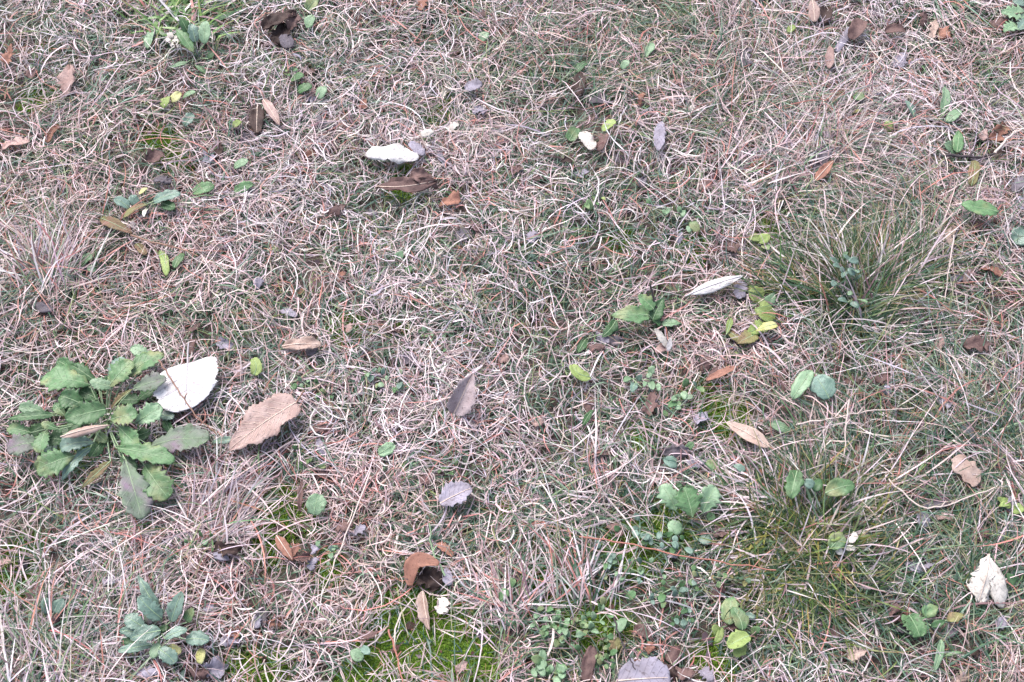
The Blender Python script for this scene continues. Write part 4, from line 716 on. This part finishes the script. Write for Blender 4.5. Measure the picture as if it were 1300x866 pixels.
tuft(985,845,22,(.08,.13),.45,.35,(.2,.6),'few long pale green blades near the folded lime weed',(.8,.2),rootr=.014,seed=20,k1=.3,pal=[(120,150,120),(104,136,112)],palw=[.5,.5])
tuft(985,726,12,(.07,.11),3.05,.12,(.1,.35),'long yellowish green blades lying toward the bluish leaf patches',(.9,.1),rootr=.008,seed=21,k1=.12,pal=[(150,160,84),(128,146,80)],palw=[.5,.5])
tuft(1180,760,40,(.06,.11),.6,.6,(.2,.7),'thin green blades rising beside the tattered white leaf',(.8,.2),rootr=.03,seed=22,k1=.3)
tuft(1150,600,60,(.07,.12),.5,.5,(.2,.7),'long green and straw blades leaning toward the papery tan leaf',(.6,.4),rootr=.04,seed=23,k1=.25)

# ------------------------------------------------------------------ lawn, moss and crumbs: nobody could count them
SETS = [lawn(5200, 35, True, 6, 1., 5), lawn(4700, 13, False, 4, 1.4, 6)]
def part_ways(C, S, green, seed):
    """blades lie under the leaves instead of running through them"""
    r = np.random.default_rng(seed); n_, k, _ = C.shape; x, y, z = C[..., 0], C[..., 1], C[..., 2]; luck = r.uniform(0, 1, n_); kill = np.zeros(n_, bool)
    mx, my = x.mean(1), y.mean(1)
    for P0, P1, hw, zz, cl in FOOT:
        if cl <= 0: continue
        c = (P0+P1)/2; rad = np.linalg.norm(P1[:2]-P0[:2])/2+hw+.07
        ids = np.nonzero((np.abs(mx-c[0]) < rad) & (np.abs(my-c[1]) < rad) & (luck < cl))[0]
        if not len(ids): continue
        # towards the camera a blade hides more: shift the test along the line of sight
        h = z[ids]-zz; px_, py_ = x[ids], y[ids]+np.maximum(h, 0)*.55
        dx, dy = P1[0]-P0[0], P1[1]-P0[1]; L2 = dx*dx+dy*dy+1e-9
        t = np.clip(((px_-P0[0])*dx+(py_-P0[1])*dy)/L2, .0, 1.); dist = np.hypot(px_-P0[0]-t*dx, py_-P0[1]-t*dy)
        prof = hw*(.35+.65*np.sin(np.pi*np.clip(t, .05, .95)))
        ins = (dist < prof) & (h > -.004)
        z[ids] = np.where(ins, zz-.004-r.uniform(0, .004, ins.shape), z[ids])
        near_ = (dist < prof+.006) & (h > .006); z[ids] = np.where(near_ & ~ins, np.minimum(z[ids], zz+.006), z[ids])
    return C
for (C, S, t, tip, green), sd_ in zip(SETS, (1, 2)):
    C = part_ways(C, S, green, sd_)
    C[..., 2] = np.maximum(C[..., 2], ground(C[..., 0], C[..., 1])+.0008)
    far = '' if sd_ == 1 else 'outer '
    tag(link('dry_grass', blade_mesh('dry_grass', C, S, t, tip, M_DRY, ~green)), f'{far}lawn of curled pale straw blades'.strip() if far else 'mat of curled pale dry straw blades', 'grass', kind='stuff')
    tag(link('green_grass', blade_mesh('green_grass', C, S, t, tip, M_GREEN, green)), f'{far}short green blades growing through the straw' if far else 'short dull green blades growing through the straw', 'grass', kind='stuff')
pts = []
for P, r_ in MW:
    m_ = int(3.14*(r_*1.3)**2*1e4*110); a = rng.uniform(0, 6.283, m_); q = r_*1.3*np.sqrt(rng.uniform(0, 1, m_)); pts.append(np.stack([P[0]+q*np.cos(a), P[1]+q*np.sin(a)], 1))
pts = np.vstack(pts); keep = rng.uniform(0, 1, len(pts)) < mossy(pts[:, 0], pts[:, 1]); pts = pts[keep]; m_ = len(pts)
t = pick([(132,166,66),(108,144,52),(156,182,84),(82,112,48)], [.35,.3,.2,.15], m_)
C, S = blades(pts, rng.uniform(0, 6.283, m_), rng.uniform(.5, 1.5, m_), rng.uniform(-.4, 1, m_), rng.normal(0, .6, m_), rng.normal(0, .3, m_), rng.uniform(.003, .0075, m_), rng.uniform(.0008, .0016, m_), t, K=2, floor=.0005, twist=rng.normal(0, .6, m_))
tag(link('moss', blade_mesh('moss', C, S, t, t*1.1, M_MOSS)), 'bright green moss showing between the straw', 'moss', kind='stuff')
m_ = 9000; pts = np.stack([rng.uniform(CLX[0], CLX[1], m_), rng.uniform(CLX[2], CLX[3], m_)], 1); k = 6
a = np.arange(k)/k*6.283+rng.uniform(0, 6.283, (m_, 1)); rad = rng.uniform(.5, 1.1, (m_, k))*rng.gamma(4, .0011, (m_, 1)); ya = rng.uniform(0, 6.283, m_)
lx, ly = rad*np.cos(a), rad*np.sin(a)*.6; tl, tr = rng.normal(0, .35, (m_, 1)), rng.normal(0, .35, (m_, 1))
V = np.stack([pts[:, :1]+lx*np.cos(ya)[:, None]-ly*np.sin(ya)[:, None], pts[:, 1:]+lx*np.sin(ya)[:, None]+ly*np.cos(ya)[:, None], (ground(pts[:, 0], pts[:, 1])+rng.uniform(.002, .009, m_))[:, None]+lx*tl+ly*tr], -1).reshape(-1, 3)
t = np.repeat(pick([(104,78,68),(78,58,52),(132,100,88),(120,108,116),(150,128,118),(96,84,90)], [.28,.24,.18,.14,.08,.08], m_), k, 0)
tag(link('leaf_crumbs', mesh_np('leaf_crumbs', V, np.arange(m_*k).reshape(-1, k), M_LITTER, tint=t, smooth=False)), 'dark crumbled leaf bits on the soil under the grass', 'litter', kind='stuff')
